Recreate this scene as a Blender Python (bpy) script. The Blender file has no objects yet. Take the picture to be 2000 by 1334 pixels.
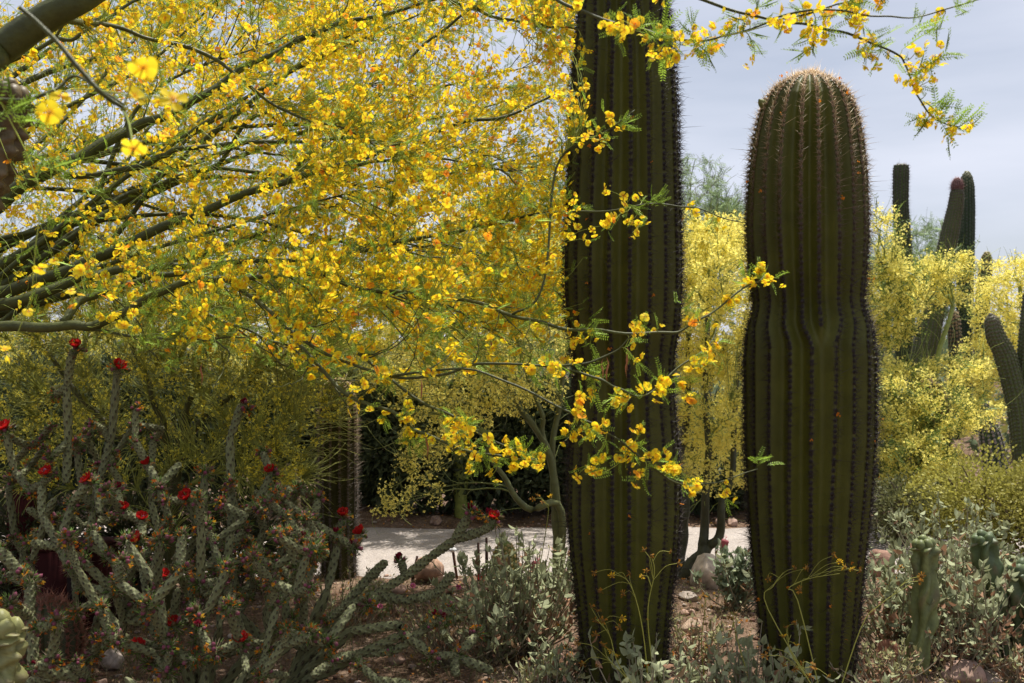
import bpy, math
import numpy as np
from mathutils import Matrix, Vector

rng = np.random.default_rng(7)
SC = bpy.context.scene
COL = SC.collection

# ------------------------------------------------------------------ camera, sky, sun, exposure
EYE = 1.55
F = 1944.0                      # focal length in photograph pixels (35 mm on a 36 mm sensor)
cam_d = bpy.data.cameras.new('camera')
cam_d.lens = 35.0
cam_d.sensor_width = 36.0
cam_d.clip_start = 0.05
cam_d.clip_end = 2000.0
cam_d.dof.use_dof = True
cam_d.dof.focus_distance = 4.2
cam_d.dof.aperture_fstop = 7.5
cam = bpy.data.objects.new('camera', cam_d)
cam.location = (0, 0, EYE)
cam.rotation_euler = (math.radians(90), 0, 0)
COL.objects.link(cam)
SC.camera = cam

SUN_EL = math.radians(71)
SUN_AZ = math.radians(32)       # clockwise from +Y (straight ahead), so behind the plants and to the right
world = bpy.data.worlds.new('World')
SC.world = world
world.use_nodes = True
wn, wl = world.node_tree.nodes, world.node_tree.links
wn.clear()
w_out = wn.new('ShaderNodeOutputWorld')
w_bg = wn.new('ShaderNodeBackground')
w_bg.inputs['Strength'].default_value = 0.0585
sky = wn.new('ShaderNodeTexSky')
sky.sky_type = 'NISHITA'
sky.sun_disc = False
sky.sun_elevation = SUN_EL
sky.sun_rotation = SUN_AZ
sky.dust_density = 2.0
sky.altitude = 400
tc = wn.new('ShaderNodeTexCoord')
mp = wn.new('ShaderNodeMapping')
mp.inputs['Rotation'].default_value = (0.0, math.radians(14), 0.4)
mp.inputs['Scale'].default_value = (1.2, 1.6, 7.0)
nz = wn.new('ShaderNodeTexNoise')
nz.inputs['Scale'].default_value = 1.6
nz.inputs['Detail'].default_value = 5.0
nz.inputs['Roughness'].default_value = 0.5
rp = wn.new('ShaderNodeMapRange')
rp.inputs['From Min'].default_value = 0.30
rp.inputs['From Max'].default_value = 0.68
rp.inputs['To Min'].default_value = 0.5
rp.inputs['To Max'].default_value = 0.96
mx = wn.new('ShaderNodeMix')
mx.data_type = 'RGBA'
mx.inputs['B'].default_value = (9.75, 10.2, 11.7, 1)      # thin high cloud over the whole sky
wl.new(tc.outputs['Generated'], mp.inputs['Vector'])
wl.new(mp.outputs['Vector'], nz.inputs['Vector'])
wl.new(nz.outputs['Fac'], rp.inputs['Value'])
wl.new(rp.outputs['Result'], mx.inputs['Factor'])
wl.new(sky.outputs['Color'], mx.inputs['A'])
wl.new(mx.outputs['Result'], w_bg.inputs['Color'])
wl.new(w_bg.outputs['Background'], w_out.inputs['Surface'])

sun_d = bpy.data.lights.new('sun', 'SUN')
sun_d.energy = 5.0
sun_d.angle = math.radians(0.5)
sun_d.color = (1.0, 0.95, 0.87)
sun = bpy.data.objects.new('sun', sun_d)
to_sun = Vector((math.cos(SUN_EL) * math.sin(SUN_AZ), math.cos(SUN_EL) * math.cos(SUN_AZ), math.sin(SUN_EL)))
sun.rotation_euler = to_sun.to_track_quat('Z', 'Y').to_euler()
sun.location = (0, 0, 12)
COL.objects.link(sun)

SC.view_settings.view_transform = 'Standard'
SC.view_settings.look = 'None'
SC.view_settings.gamma = 1.0
SC.view_settings.exposure = 0.55
SC.view_settings.use_curve_mapping = False
SC.cycles.max_bounces = 6
SC.cycles.diffuse_bounces = 3
SC.cycles.transmission_bounces = 4
SC.cycles.sample_clamp_indirect = 6.0


# ------------------------------------------------------------------ small helpers
def A(*v):
    return np.array(v, dtype=np.float64)


def W(px, py, D):
    """point seen at a pixel of the photograph, D metres in front of the camera"""
    return A((px - 1000.0) / F * D, D, EYE - (py - 667.0) / F * D)


PATH_Y, PATH_H = 7.55, 0.86     # path runs across the view


def path_mid(x):
    return PATH_Y + 0.010 * (np.asarray(x, float) + 0.5) ** 2


def gz(x, y):
    x = np.asarray(x, float)
    y = np.asarray(y, float)
    z = 0.045 * np.sin(1.3 * x + 0.7) * np.cos(1.1 * y + 0.3) + 0.025 * np.sin(3.1 * x + 2.0 * y) + 0.012 * np.sin(7.3 * x - 5.1 * y)
    d = np.abs(y - path_mid(x)) - PATH_H
    m = np.clip(d / 0.35, 0, 1)
    m = m * m * (3 - 2 * m)
    far = np.clip((40 - y) / 20, 0, 1)
    return z * m * far + (m - 1) * 0.03


def GP(px, D, dz=0.0):
    x = (px - 1000.0) / F * D
    return A(x, D, float(gz(x, D)) + dz)


def nrm(v):
    v = np.asarray(v, float)
    return v / np.maximum(np.linalg.norm(v, axis=-1, keepdims=True), 1e-9)


def rdir(n, up=0.0):
    v = rng.normal(size=(n, 3))
    v = nrm(v)
    v[:, 2] += up
    return nrm(v)


def frames(z, spin=None):
    """rotation matrices whose local z looks along z"""
    z = nrm(z)
    n = len(z)
    ref = np.where(np.abs(z[:, 2:3]) > 0.9, A(1, 0, 0)[None], A(0, 0, 1)[None])
    x = nrm(np.cross(ref, z))
    y = np.cross(z, x)
    if spin is None:
        spin = rng.uniform(0, 2 * np.pi, n)
    c, s = np.cos(spin)[:, None], np.sin(spin)[:, None]
    X = x * c + y * s
    Y = -x * s + y * c
    return np.stack([X, Y, z], axis=2)


class MB:
    def __init__(self):
        self.v, self.c, self.t, self.q = [], [], [], []
        self.n = 0

    def add(self, v, c, tris=None, quads=None):
        v = np.asarray(v, float).reshape(-1, 3)
        c = np.asarray(c, float)
        if c.ndim == 1:
            c = np.broadcast_to(c, v.shape)
        c = c.reshape(-1, 3)
        self.v.append(v)
        self.c.append(c)
        if tris is not None and len(tris):
            self.t.append(np.asarray(tris, np.int64).reshape(-1, 3) + self.n)
        if quads is not None and len(quads):
            self.q.append(np.asarray(quads, np.int64).reshape(-1, 4) + self.n)
        self.n += len(v)

    def scatter(self, T, pos, rot, scale, cmul=None, cset=None):
        """T = (verts, colours, tris); one copy per position"""
        tv, tcl, tt = T
        N, V = len(pos), len(tv)
        if N == 0:
            return
        scale = np.asarray(scale, float)
        if scale.ndim == 1:
            scale = scale[:, None]
        sv = tv[None] * scale[:, None, :]
        v = np.einsum('nij,nvj->nvi', rot, sv) + np.asarray(pos)[:, None, :]
        c = np.broadcast_to(tcl[None], (N, V, 3)).copy()
        if cset is not None:
            c = np.broadcast_to(np.asarray(cset)[:, None, :], (N, V, 3)).copy()
        if cmul is not None:
            c *= np.asarray(cmul)[:, None, :]
        t = tt[None] + (np.arange(N) * V)[:, None, None]
        self.add(v.reshape(-1, 3), c.reshape(-1, 3), tris=t.reshape(-1, 3))

    def tubes(self, P, R, k=3, col=(0.1, 0.1, 0.05), colN=None, cap=False):
        """P (M,n,3) centre lines, R (M,n) radii"""
        P = np.asarray(P, float)
        R = np.asarray(R, float)
        M, n, _ = P.shape
        T = nrm(np.gradient(P, axis=1))
        d = nrm(P[:, -1] - P[:, 0])
        ref = np.where(np.abs(d[:, 2:3]) > 0.8, A(1, 0.13, 0)[None], A(0.05, 0.1, 1)[None])
        ref = np.broadcast_to(ref[:, None, :], T.shape)
        u = nrm(np.cross(T, ref))
        w = np.cross(T, u)
        a = np.arange(k) / k * 2 * np.pi
        ring = u[:, :, None, :] * np.cos(a)[None, None, :, None] + w[:, :, None, :] * np.sin(a)[None, None, :, None]
        v = P[:, :, None, :] + ring * R[:, :, None, None]
        idx = np.arange(M * n * k).reshape(M, n, k)
        a0 = idx[:, :-1, :]
        b0 = idx[:, 1:, :]
        q = np.stack([a0, np.roll(a0, -1, 2), np.roll(b0, -1, 2), b0], -1).reshape(-1, 4)
        if colN is not None:
            c = np.broadcast_to(np.asarray(colN)[:, None, None, :], v.shape).reshape(-1, 3)
        else:
            c = np.broadcast_to(np.asarray(col, float), v.shape).reshape(-1, 3)
        if cap:
            tri = []
            for i in range(M):
                for j in range(1, k - 1):
                    tri.append((idx[i, -1, 0], idx[i, -1, j], idx[i, -1, j + 1]))
                    tri.append((idx[i, 0, 0], idx[i, 0, j + 1], idx[i, 0, j]))
            self.add(v.reshape(-1, 3), c, tris=tri, quads=q)
        else:
            self.add(v.reshape(-1, 3), c, quads=q)

    def mesh(self, name, mat, origin=None, smooth=False):
        me = bpy.data.meshes.new(name)
        if not self.v:
            return me
        v = np.concatenate(self.v)
        if origin is not None:
            v = v - np.asarray(origin)
        c = np.concatenate(self.c)
        nt = sum(len(t) for t in self.t)
        nq = sum(len(q) for q in self.q)
        loops = np.concatenate([np.concatenate(self.t).ravel() if nt else np.zeros(0, np.int64),
                                np.concatenate(self.q).ravel() if nq else np.zeros(0, np.int64)])
        starts = np.concatenate([np.arange(nt) * 3, nt * 3 + np.arange(nq) * 4])
        me.vertices.add(len(v))
        me.vertices.foreach_set('co', v.astype(np.float32).ravel())
        me.loops.add(len(loops))
        me.loops.foreach_set('vertex_index', loops.astype(np.int32))
        me.polygons.add(nt + nq)
        me.polygons.foreach_set('loop_start', starts.astype(np.int32))
        if smooth:
            me.polygons.foreach_set('use_smooth', np.ones(nt + nq, bool))
        at = me.color_attributes.new('Col', 'FLOAT_COLOR', 'POINT')
        c4 = np.ones((len(v), 4), np.float32)
        c4[:, :3] = np.clip(c, 0, 1)
        at.data.foreach_set('color', c4.ravel())
        me.materials.append(mat)
        me.update(calc_edges=True)
        return me

    def build(self, name, mat, parent=None, smooth=False, stuff=False):
        org = ORG.get(parent.name) if parent is not None else None
        me = self.mesh(name, mat, org, smooth)
        o = bpy.data.objects.new(name, me)
        COL.objects.link(o)
        if parent is not None:
            o.parent = parent
            ORG[o.name] = org
        if stuff:
            o['kind'] = 'stuff'
        return o


ORG = {}


def tag(o, label, cat, group=None):
    o['label'] = label
    o['category'] = cat
    if group:
        o['group'] = group
    return o


def thing(name, loc, label, cat, group=None):
    o = bpy.data.objects.new(name, None)
    o.empty_display_size = 0.1
    o.location = tuple(float(q) for q in loc)
    COL.objects.link(o)
    ORG[o.name] = np.asarray(loc, float)
    return tag(o, label, cat, group)


def inst(name, me, parent, pos, rot, scale):
    """one more object that shares a mesh; rot is a 3x3 array, pos in world space"""
    o = bpy.data.objects.new(name, me)
    COL.objects.link(o)
    o.parent = parent
    org = ORG[parent.name]
    s = np.broadcast_to(np.asarray(scale, float), (3,))
    m = np.eye(4)
    m[:3, :3] = np.asarray(rot) * s[None, :]
    m[:3, 3] = np.asarray(pos) - org
    o.matrix_basis = Matrix([[float(q) for q in r] for r in m])
    return o


def poly(ctrl, n):
    """Catmull-Rom through control rows, n samples"""
    c = np.asarray(ctrl, float)
    if len(c) == 2:
        t = np.linspace(0, 1, n)[:, None]
        return c[0] * (1 - t) + c[1] * t
    c = np.vstack([2 * c[0] - c[1], c, 2 * c[-1] - c[-2]])
    m = len(c) - 3
    u = np.linspace(0, m - 1e-6, n)
    i = u.astype(int)
    t = (u - i)[:, None]
    p0, p1, p2, p3 = c[i], c[i + 1], c[i + 2], c[i + 3]
    return 0.5 * (2 * p1 + (p2 - p0) * t + (2 * p0 - 5 * p1 + 4 * p2 - p3) * t * t + (3 * p1 - p0 - 3 * p2 + p3) * t ** 3)


# ------------------------------------------------------------------ materials
def mat_new(name):
    m = bpy.data.materials.new(name)
    m.use_nodes = True
    nt = m.node_tree
    nt.nodes.clear()
    return m, nt.nodes, nt.links


def mat_col(name, rough=0.7, spec=0.25, transl=0.0, noise=None, bump=0.0, bscale=60.0, tboost=1.0):
    """local colour from the 'Col' attribute, optional procedural mottling, bump and translucency"""
    m, N, L = mat_new(name)
    out = N.new('ShaderNodeOutputMaterial')
    at = N.new('ShaderNodeAttribute')
    at.attribute_name = 'Col'
    colour = at.outputs['Color']
    if noise:
        sc, lo, hi = noise
        tcn = N.new('ShaderNodeTexCoord')
        no = N.new('ShaderNodeTexNoise')
        no.inputs['Scale'].default_value = sc
        no.inputs['Detail'].default_value = 6
        no.inputs['Roughness'].default_value = 0.65
        L.new(tcn.outputs['Object'], no.inputs['Vector'])
        mr = N.new('ShaderNodeMapRange')
        mr.inputs['From Min'].default_value = 0.3
        mr.inputs['From Max'].default_value = 0.7
        mr.inputs['To Min'].default_value = lo
        mr.inputs['To Max'].default_value = hi
        L.new(no.outputs['Fac'], mr.inputs['Value'])
        vm = N.new('ShaderNodeVectorMath')
        vm.operation = 'SCALE'
        L.new(colour, vm.inputs[0])
        L.new(mr.outputs['Result'], vm.inputs['Scale'])
        colour = vm.outputs['Vector']
    bs = N.new('ShaderNodeBsdfPrincipled')
    bs.inputs['Roughness'].default_value = rough
    bs.inputs['Specular IOR Level'].default_value = spec
    L.new(colour, bs.inputs['Base Color'])
    if bump > 0:
        tcn2 = N.new('ShaderNodeTexCoord')
        no2 = N.new('ShaderNodeTexNoise')
        no2.inputs['Scale'].default_value = bscale
        no2.inputs['Detail'].default_value = 5
        L.new(tcn2.outputs['Object'], no2.inputs['Vector'])
        bp = N.new('ShaderNodeBump')
        bp.inputs['Strength'].default_value = bump
        bp.inputs['Distance'].default_value = 0.01
        L.new(no2.outputs['Fac'], bp.inputs['Height'])
        L.new(bp.outputs['Normal'], bs.inputs['Normal'])
    if transl > 0:
        tr = N.new('ShaderNodeBsdfTranslucent')
        if tboost != 1.0:
            vb = N.new('ShaderNodeVectorMath')
            vb.operation = 'SCALE'
            vb.inputs['Scale'].default_value = tboost
            L.new(colour, vb.inputs[0])
            L.new(vb.outputs['Vector'], tr.inputs['Color'])
        else:
            L.new(colour, tr.inputs['Color'])
        ms = N.new('ShaderNodeMixShader')
        ms.inputs['Fac'].default_value = transl
        L.new(bs.outputs['BSDF'], ms.inputs[1])
        L.new(tr.outputs['BSDF'], ms.inputs[2])
        L.new(ms.outputs['Shader'], out.inputs['Surface'])
    else:
        L.new(bs.outputs['BSDF'], out.inputs['Surface'])
    return m


M_petal = mat_col('petal', rough=0.6, spec=0.15, transl=0.5)
M_pale = mat_col('pale_petal', rough=0.6, spec=0.15, transl=0.55)
M_leaf = mat_col('leaf', rough=0.55, spec=0.3, transl=0.35)
M_sage = mat_col('sage_leaf', rough=0.75, spec=0.2, transl=0.22)
M_bark = mat_col('green_bark', rough=0.55, spec=0.3, noise=(18, 0.65, 1.25), bump=0.25, bscale=90)
M_twig = mat_col('twig', rough=0.6, spec=0.3)
M_sag = mat_col('saguaro_skin', rough=0.55, spec=0.25, noise=(7, 0.75, 1.2), bump=0.12, bscale=150)
M_spine = mat_col('spine', rough=0.45, spec=0.35, transl=0.12)
M_cholla = mat_col('cholla_skin', rough=0.6, spec=0.2)
M_rock = mat_col('rock', rough=0.9, spec=0.15, noise=(14, 0.55, 1.35), bump=0.6, bscale=40)
M_totem = mat_col('totem_skin', rough=0.5, spec=0.3, noise=(16, 0.7, 1.25), bump=0.15, bscale=70)
M_metal = mat_col('rust_metal', rough=0.85, spec=0.1, noise=(12, 0.6, 1.3))


def ground_material(name, ramp, scale, bump, speck=None):
    m, N, L = mat_new(name)
    out = N.new('ShaderNodeOutputMaterial')
    bs = N.new('ShaderNodeBsdfPrincipled')
    bs.inputs['Roughness'].default_value = 0.95
    bs.inputs['Specular IOR Level'].default_value = 0.1
    tcn = N.new('ShaderNodeTexCoord')
    n1 = N.new('ShaderNodeTexNoise')
    n1.inputs['Scale'].default_value = scale
    n1.inputs['Detail'].default_value = 10
    n1.inputs['Roughness'].default_value = 0.72
    L.new(tcn.outputs['Object'], n1.inputs['Vector'])
    cr = N.new('ShaderNodeValToRGB')
    cr.color_ramp.elements.remove(cr.color_ramp.elements[0])
    cr.color_ramp.elements[0].position = ramp[0][0]
    cr.color_ramp.elements[0].color = (*ramp[0][1], 1)
    for p, c in ramp[1:]:
        e = cr.color_ramp.elements.new(p)
        e.color = (*c, 1)
    L.new(n1.outputs['Fac'], cr.inputs['Fac'])
    vo = N.new('ShaderNodeTexVoronoi')
    vo.inputs['Scale'].default_value = 55 if speck is None else speck
    L.new(tcn.outputs['Object'], vo.inputs['Vector'])
    mr = N.new('ShaderNodeMapRange')
    mr.inputs['To Min'].default_value = 0.72
    mr.inputs['To Max'].default_value = 1.22
    sx = N.new('ShaderNodeSeparateColor')
    L.new(vo.outputs['Color'], sx.inputs['Color'])
    L.new(sx.outputs['Red'], mr.inputs['Value'])
    vm = N.new('ShaderNodeVectorMath')
    vm.operation = 'SCALE'
    L.new(cr.outputs['Color'], vm.inputs[0])
    L.new(mr.outputs['Result'], vm.inputs['Scale'])
    L.new(vm.outputs['Vector'], bs.inputs['Base Color'])
    bp = N.new('ShaderNodeBump')
    bp.inputs['Strength'].default_value = bump
    bp.inputs['Distance'].default_value = 0.02
    L.new(vo.outputs['Distance'], bp.inputs['Height'])
    L.new(bp.outputs['Normal'], bs.inputs['Normal'])
    L.new(bs.outputs['BSDF'], out.inputs['Surface'])
    return m


M_ground = ground_material('desert_soil', [(0.3, (0.085, 0.052, 0.034)), (0.5, (0.16, 0.105, 0.07)), (0.7, (0.25, 0.18, 0.13))], 3.5, 0.7)
M_path = ground_material('path_granite', [(0.3, (0.28, 0.245, 0.22)), (0.55, (0.355, 0.315, 0.285)), (0.75, (0.42, 0.38, 0.345))], 2.2, 0.25, 130)


# ------------------------------------------------------------------ ground and path
def sheet(name, xs, ys, zf, mat):
    X, Y = np.meshgrid(xs, ys)
    Z = zf(X, Y)
    v = np.stack([X, Y, Z], -1).reshape(-1, 3)
    nx, ny = len(xs), len(ys)
    i = np.arange(nx * ny).reshape(ny, nx)
    q = np.stack([i[:-1, :-1], i[:-1, 1:], i[1:, 1:], i[1:, :-1]], -1).reshape(-1, 4)
    b = MB()
    b.add(v, A(0.3, 0.25, 0.2), quads=q)
    o = b.build(name, mat, smooth=True)
    o['kind'] = 'structure'
    return o


xs = np.concatenate([-np.geomspace(400, 12.2, 18), np.linspace(-12, 12, 241), np.geomspace(12.2, 400, 18)])
ys = np.concatenate([-np.geomspace(300, 4, 12), np.linspace(-3, 16, 191), np.geomspace(16.3, 900, 24)])
sheet('ground', xs, ys, gz, M_ground)

px_ = np.linspace(-26, 26, 160)
pv, pq = [], []
for i, x in enumerate(px_):
    for j, t in enumerate(np.linspace(-1, 1, 9)):
        wob = 0.05 * math.sin(5.3 * x + t) + 0.03 * math.sin(11.7 * x + 2 * t)
        y = float(path_mid(x)) + t * (PATH_H + wob * abs(t))
        pv.append((x, y, -0.016 - 0.012 * abs(t) ** 6))
for i in range(len(px_) - 1):
    for j in range(8):
        a = i * 9 + j
        pq.append((a, a + 9, a + 10, a + 1))
b = MB()
b.add(np.array(pv), A(0.4, 0.36, 0.33), quads=pq)
o = b.build('path', M_path, smooth=True)
o['kind'] = 'structure'


# ------------------------------------------------------------------ rocks and gravel
def ico(sub):
    import bmesh
    bm = bmesh.new()
    bmesh.ops.create_icosphere(bm, subdivisions=sub, radius=1.0)
    v = np.array([q.co[:] for q in bm.verts])
    t = np.array([[q.index for q in f.verts] for f in bm.faces])
    bm.free()
    return v, t


ICO1, ICO2, ICO3 = ico(1), ico(2), ico(3)


def lumpy(v, seed, amp=0.25, facets=7):
    r = np.random.default_rng(seed)
    out = v.copy()
    for k in range(facets):                      # cut flat facets off the ball
        n = nrm(r.normal(size=3))
        d = r.uniform(0.55, 0.9)
        h = out @ n
        out = out - np.where(h > d, h - d, 0)[:, None] * n[None] * 0.92
    for k in range(5):
        n = r.normal(size=3) * (1.5 + k)
        out = out * (1 + amp * 0.3 * np.sin(v @ n + r.uniform(0, 6)) / (1 + k * 0.7))[:, None]
    return out


ROCK_LABELS = []


def rock(px, py, D, w, h, col, label, group=None, seed=0):
    """px,py: middle of its foot"""
    v = lumpy(ICO3[0], seed + 11)
    v = v * A(w / 2, w / 2 * 0.8, h * 0.62)
    a = (seed * 1.7) % 6.28
    v = v @ np.array([[math.cos(a), -math.sin(a), 0], [math.sin(a), math.cos(a), 0], [0, 0, 1]]).T
    base = GP(px, D)
    b = MB()
    r = np.random.default_rng(seed)
    c = np.asarray(col) * (1 + 0.12 * r.normal(size=(len(v), 1)))
    b.add(v + base + A(0, 0, h * 0.36), c, tris=ICO3[1])
    me = b.mesh('rock', M_rock, base, smooth=False)
    o = bpy.data.objects.new('rock', me)
    o.location = tuple(base)
    COL.objects.link(o)
    tag(o, label, 'rock', group)


def gD(py):
    return EYE * F / (py - 667.0)


rock(1378, 1125, 6.25, 0.27, 0.22, (0.52, 0.43, 0.33), 'large pale boulder under the crooked green stem', seed=1)
rock(1240 + 112, 1250, gD(1255), 0.11, 0.09, (0.45, 0.33, 0.24), 'round tan rock between the bases of the two big cacti', seed=2)
rock(1345, 1186, gD(1190), 0.15, 0.045, (0.3, 0.25, 0.21), 'flat grey stone lying between the two big cacti', seed=3)
rock(1735, 1305, gD(1306), 0.13, 0.11, (0.28, 0.13, 0.08), 'rounded dark red rock beside the crested column cactus', seed=4)
rock(1722, 1120, gD(1126), 0.22, 0.2, (0.33, 0.2, 0.15), 'tall reddish boulder behind the silver leaved shrub', seed=5)
rock(1880, 1320, gD(1322), 0.24, 0.09, (0.33, 0.22, 0.17), 'broad brown slab in the bare soil by the leaning column cactus', seed=6)
rock(1935, 1316, gD(1316), 0.17, 0.05, (0.45, 0.35, 0.28), 'flat pale stone next to the broad brown slab', seed=7)
rock(1860, 1285, gD(1290), 0.14, 0.09, (0.24, 0.13, 0.09), 'dark brown rock behind the broad brown slab', seed=8)
rock(1995, 1300, gD(1300), 0.12, 0.07, (0.36, 0.22, 0.16), 'reddish stone at the foot of the leaning column cactus', seed=9)
rock(838, 1125, 6.55, 0.27, 0.16, (0.36, 0.23, 0.16), 'brown boulder on the path edge beside the lamp stake', seed=10)
rock(868, 1142, 6.2, 0.2, 0.1, (0.42, 0.27, 0.2), 'smaller orange brown rock leaning on the path edge boulder', seed=12)
rock(770, 1150, 6.1, 0.16, 0.1, (0.38, 0.25, 0.19), 'tan rock behind the long reaching cholla arm', seed=13)
rock(220, 1262, 4.9, 0.14, 0.1, (0.5, 0.42, 0.36), 'pale rock lit by the sun behind the cholla stems', seed=14)
rock(1080, 1320, gD(1322), 0.15, 0.1, (0.4, 0.26, 0.2), 'pinkish rock under the shrub left of the tall cactus', seed=15)
rock(955, 1285, gD(1287), 0.17, 0.1, (0.42, 0.28, 0.22), 'brown rock among the tips of the sprawling cholla', seed=16)
rock(1400, 1330, gD(1338), 0.12, 0.08, (0.45, 0.32, 0.25), 'tan rock half under the shrub between the big cacti', seed=17)
rr = np.random.default_rng(50)
for k in range(26):
    py = rr.uniform(1165, 1345)
    D = gD(py)
    zone = int(rr.integers(0, 4))
    px = rr.uniform(*((500, 1080), (1330, 1450), (1700, 2040), (0, 420))[zone])
    place = ('on the soil under the sprawling cholla and silver shrubs', 'on the soil between the two giant saguaros', 'on the bare soil around the lumpy column cacti', 'in the shade beneath the red flowered cholla')[zone]
    s = rr.uniform(0.05, 0.1)
    c = A(0.36, 0.24, 0.18) * rr.uniform(0.7, 1.25)
    rock(px, py, D, s, s * rr.uniform(0.4, 0.7), c, 'small brown stone lying loose ' + place, 'loose stones ' + place, seed=100 + k)
for k in range(14):
    side = rr.choice([-1, 1])
    x = rr.uniform(-2.6, 3.0)
    y = float(path_mid(x)) + side * (PATH_H + rr.uniform(0.03, 0.2))
    s = rr.uniform(0.07, 0.15)
    rock(1000 + x / y * F, 0, y, s, s * 0.6, A(0.36, 0.25, 0.2) * rr.uniform(0.7, 1.2), 'small stone lining the ' + ('far shrubby' if side > 0 else 'near planted') + ' edge of the path', 'stones along the ' + ('far' if side > 0 else 'near') + ' path edge', seed=200 + k)

peb_v = lumpy(ICO1[0], 3, 0.2, 4) * A(1, 0.8, 0.55)
PEB = (peb_v, np.ones((len(peb_v), 3)), ICO1[1])
N = 9000
y = rng.uniform(0, 1, N) ** 1.3 * 10 + 2.6
x = rng.uniform(-0.75, 0.75, N) * y
keep = np.abs(y - path_mid(x)) > PATH_H - 0.02
x, y = x[keep], y[keep]
N = len(x)
s = rng.lognormal(-4.6, 0.45, N)
base_c = np.array([[0.32, 0.21, 0.16], [0.4, 0.3, 0.25], [0.24, 0.13, 0.09], [0.45, 0.37, 0.31]])[rng.integers(0, 4, N)]
b = MB()
b.scatter(PEB, np.stack([x, y, gz(x, y) + s * 0.3], -1), frames(rdir(N, 2.5)), s, cset=base_c * rng.uniform(0.7, 1.2, (N, 1)))
o = b.build('gravel', M_rock, stuff=True)
tag(o, 'loose brown and pinkish gravel spread over the desert soil', 'gravel')

# fallen petals and dry leaf litter
LIT = (A(0, -0.5, 0, 0.4, 0, 0.12, 0, 0.5, 0.02, -0.4, 0, 0.1).reshape(-1, 3), np.ones((4, 3)), np.array([[0, 1, 2], [0, 2, 3]]))
N = 15000
y = rng.uniform(0, 1, N) ** 1.2 * 7 + 2.6
x = rng.uniform(-0.7, 0.7, N) * y
keep = (np.abs(y - path_mid(x)) > PATH_H) | (rng.uniform(size=N) < 0.02)
x, y = x[keep], y[keep]
N = len(x)
lc = np.array([[0.55, 0.3, 0.04], [0.5, 0.2, 0.03], [0.3, 0.2, 0.1], [0.42, 0.33, 0.2], [0.2, 0.11, 0.06], [0.35, 0.26, 0.17]])[rng.integers(0, 6, N)]
b = MB()
b.scatter(LIT, np.stack([x, y, gz(x, y) + 0.012], -1), frames(rdir(N, 1.2)), rng.uniform(0.009, 0.026, N), cset=lc * rng.uniform(0.7, 1.15, (N, 1)))
o = b.build('leaf_litter', M_leaf, stuff=True)
tag(o, 'fallen orange petals and dry leaf litter scattered on the soil', 'leaf litter')


# ------------------------------------------------------------------ saguaros
def spine_template():
    v = A(0.035, 0, 0, -0.018, 0.03, 0, -0.018, -0.03, 0, 0, 0, 1).reshape(-1, 3)
    return v, np.ones((4, 3)), np.array([[0, 1, 3], [1, 2, 3], [2, 0, 3]])


SPINE = spine_template()
PAD_v = np.array([[math.cos(a) * 1.0, math.sin(a) * 1.0, 0] for a in np.arange(6) / 6 * 6.283] + [[0, 0, 0.7]])
PAD = (PAD_v, np.ones((7, 3)), np.array([[i, (i + 1) % 6, 6] for i in range(6)]))


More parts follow.
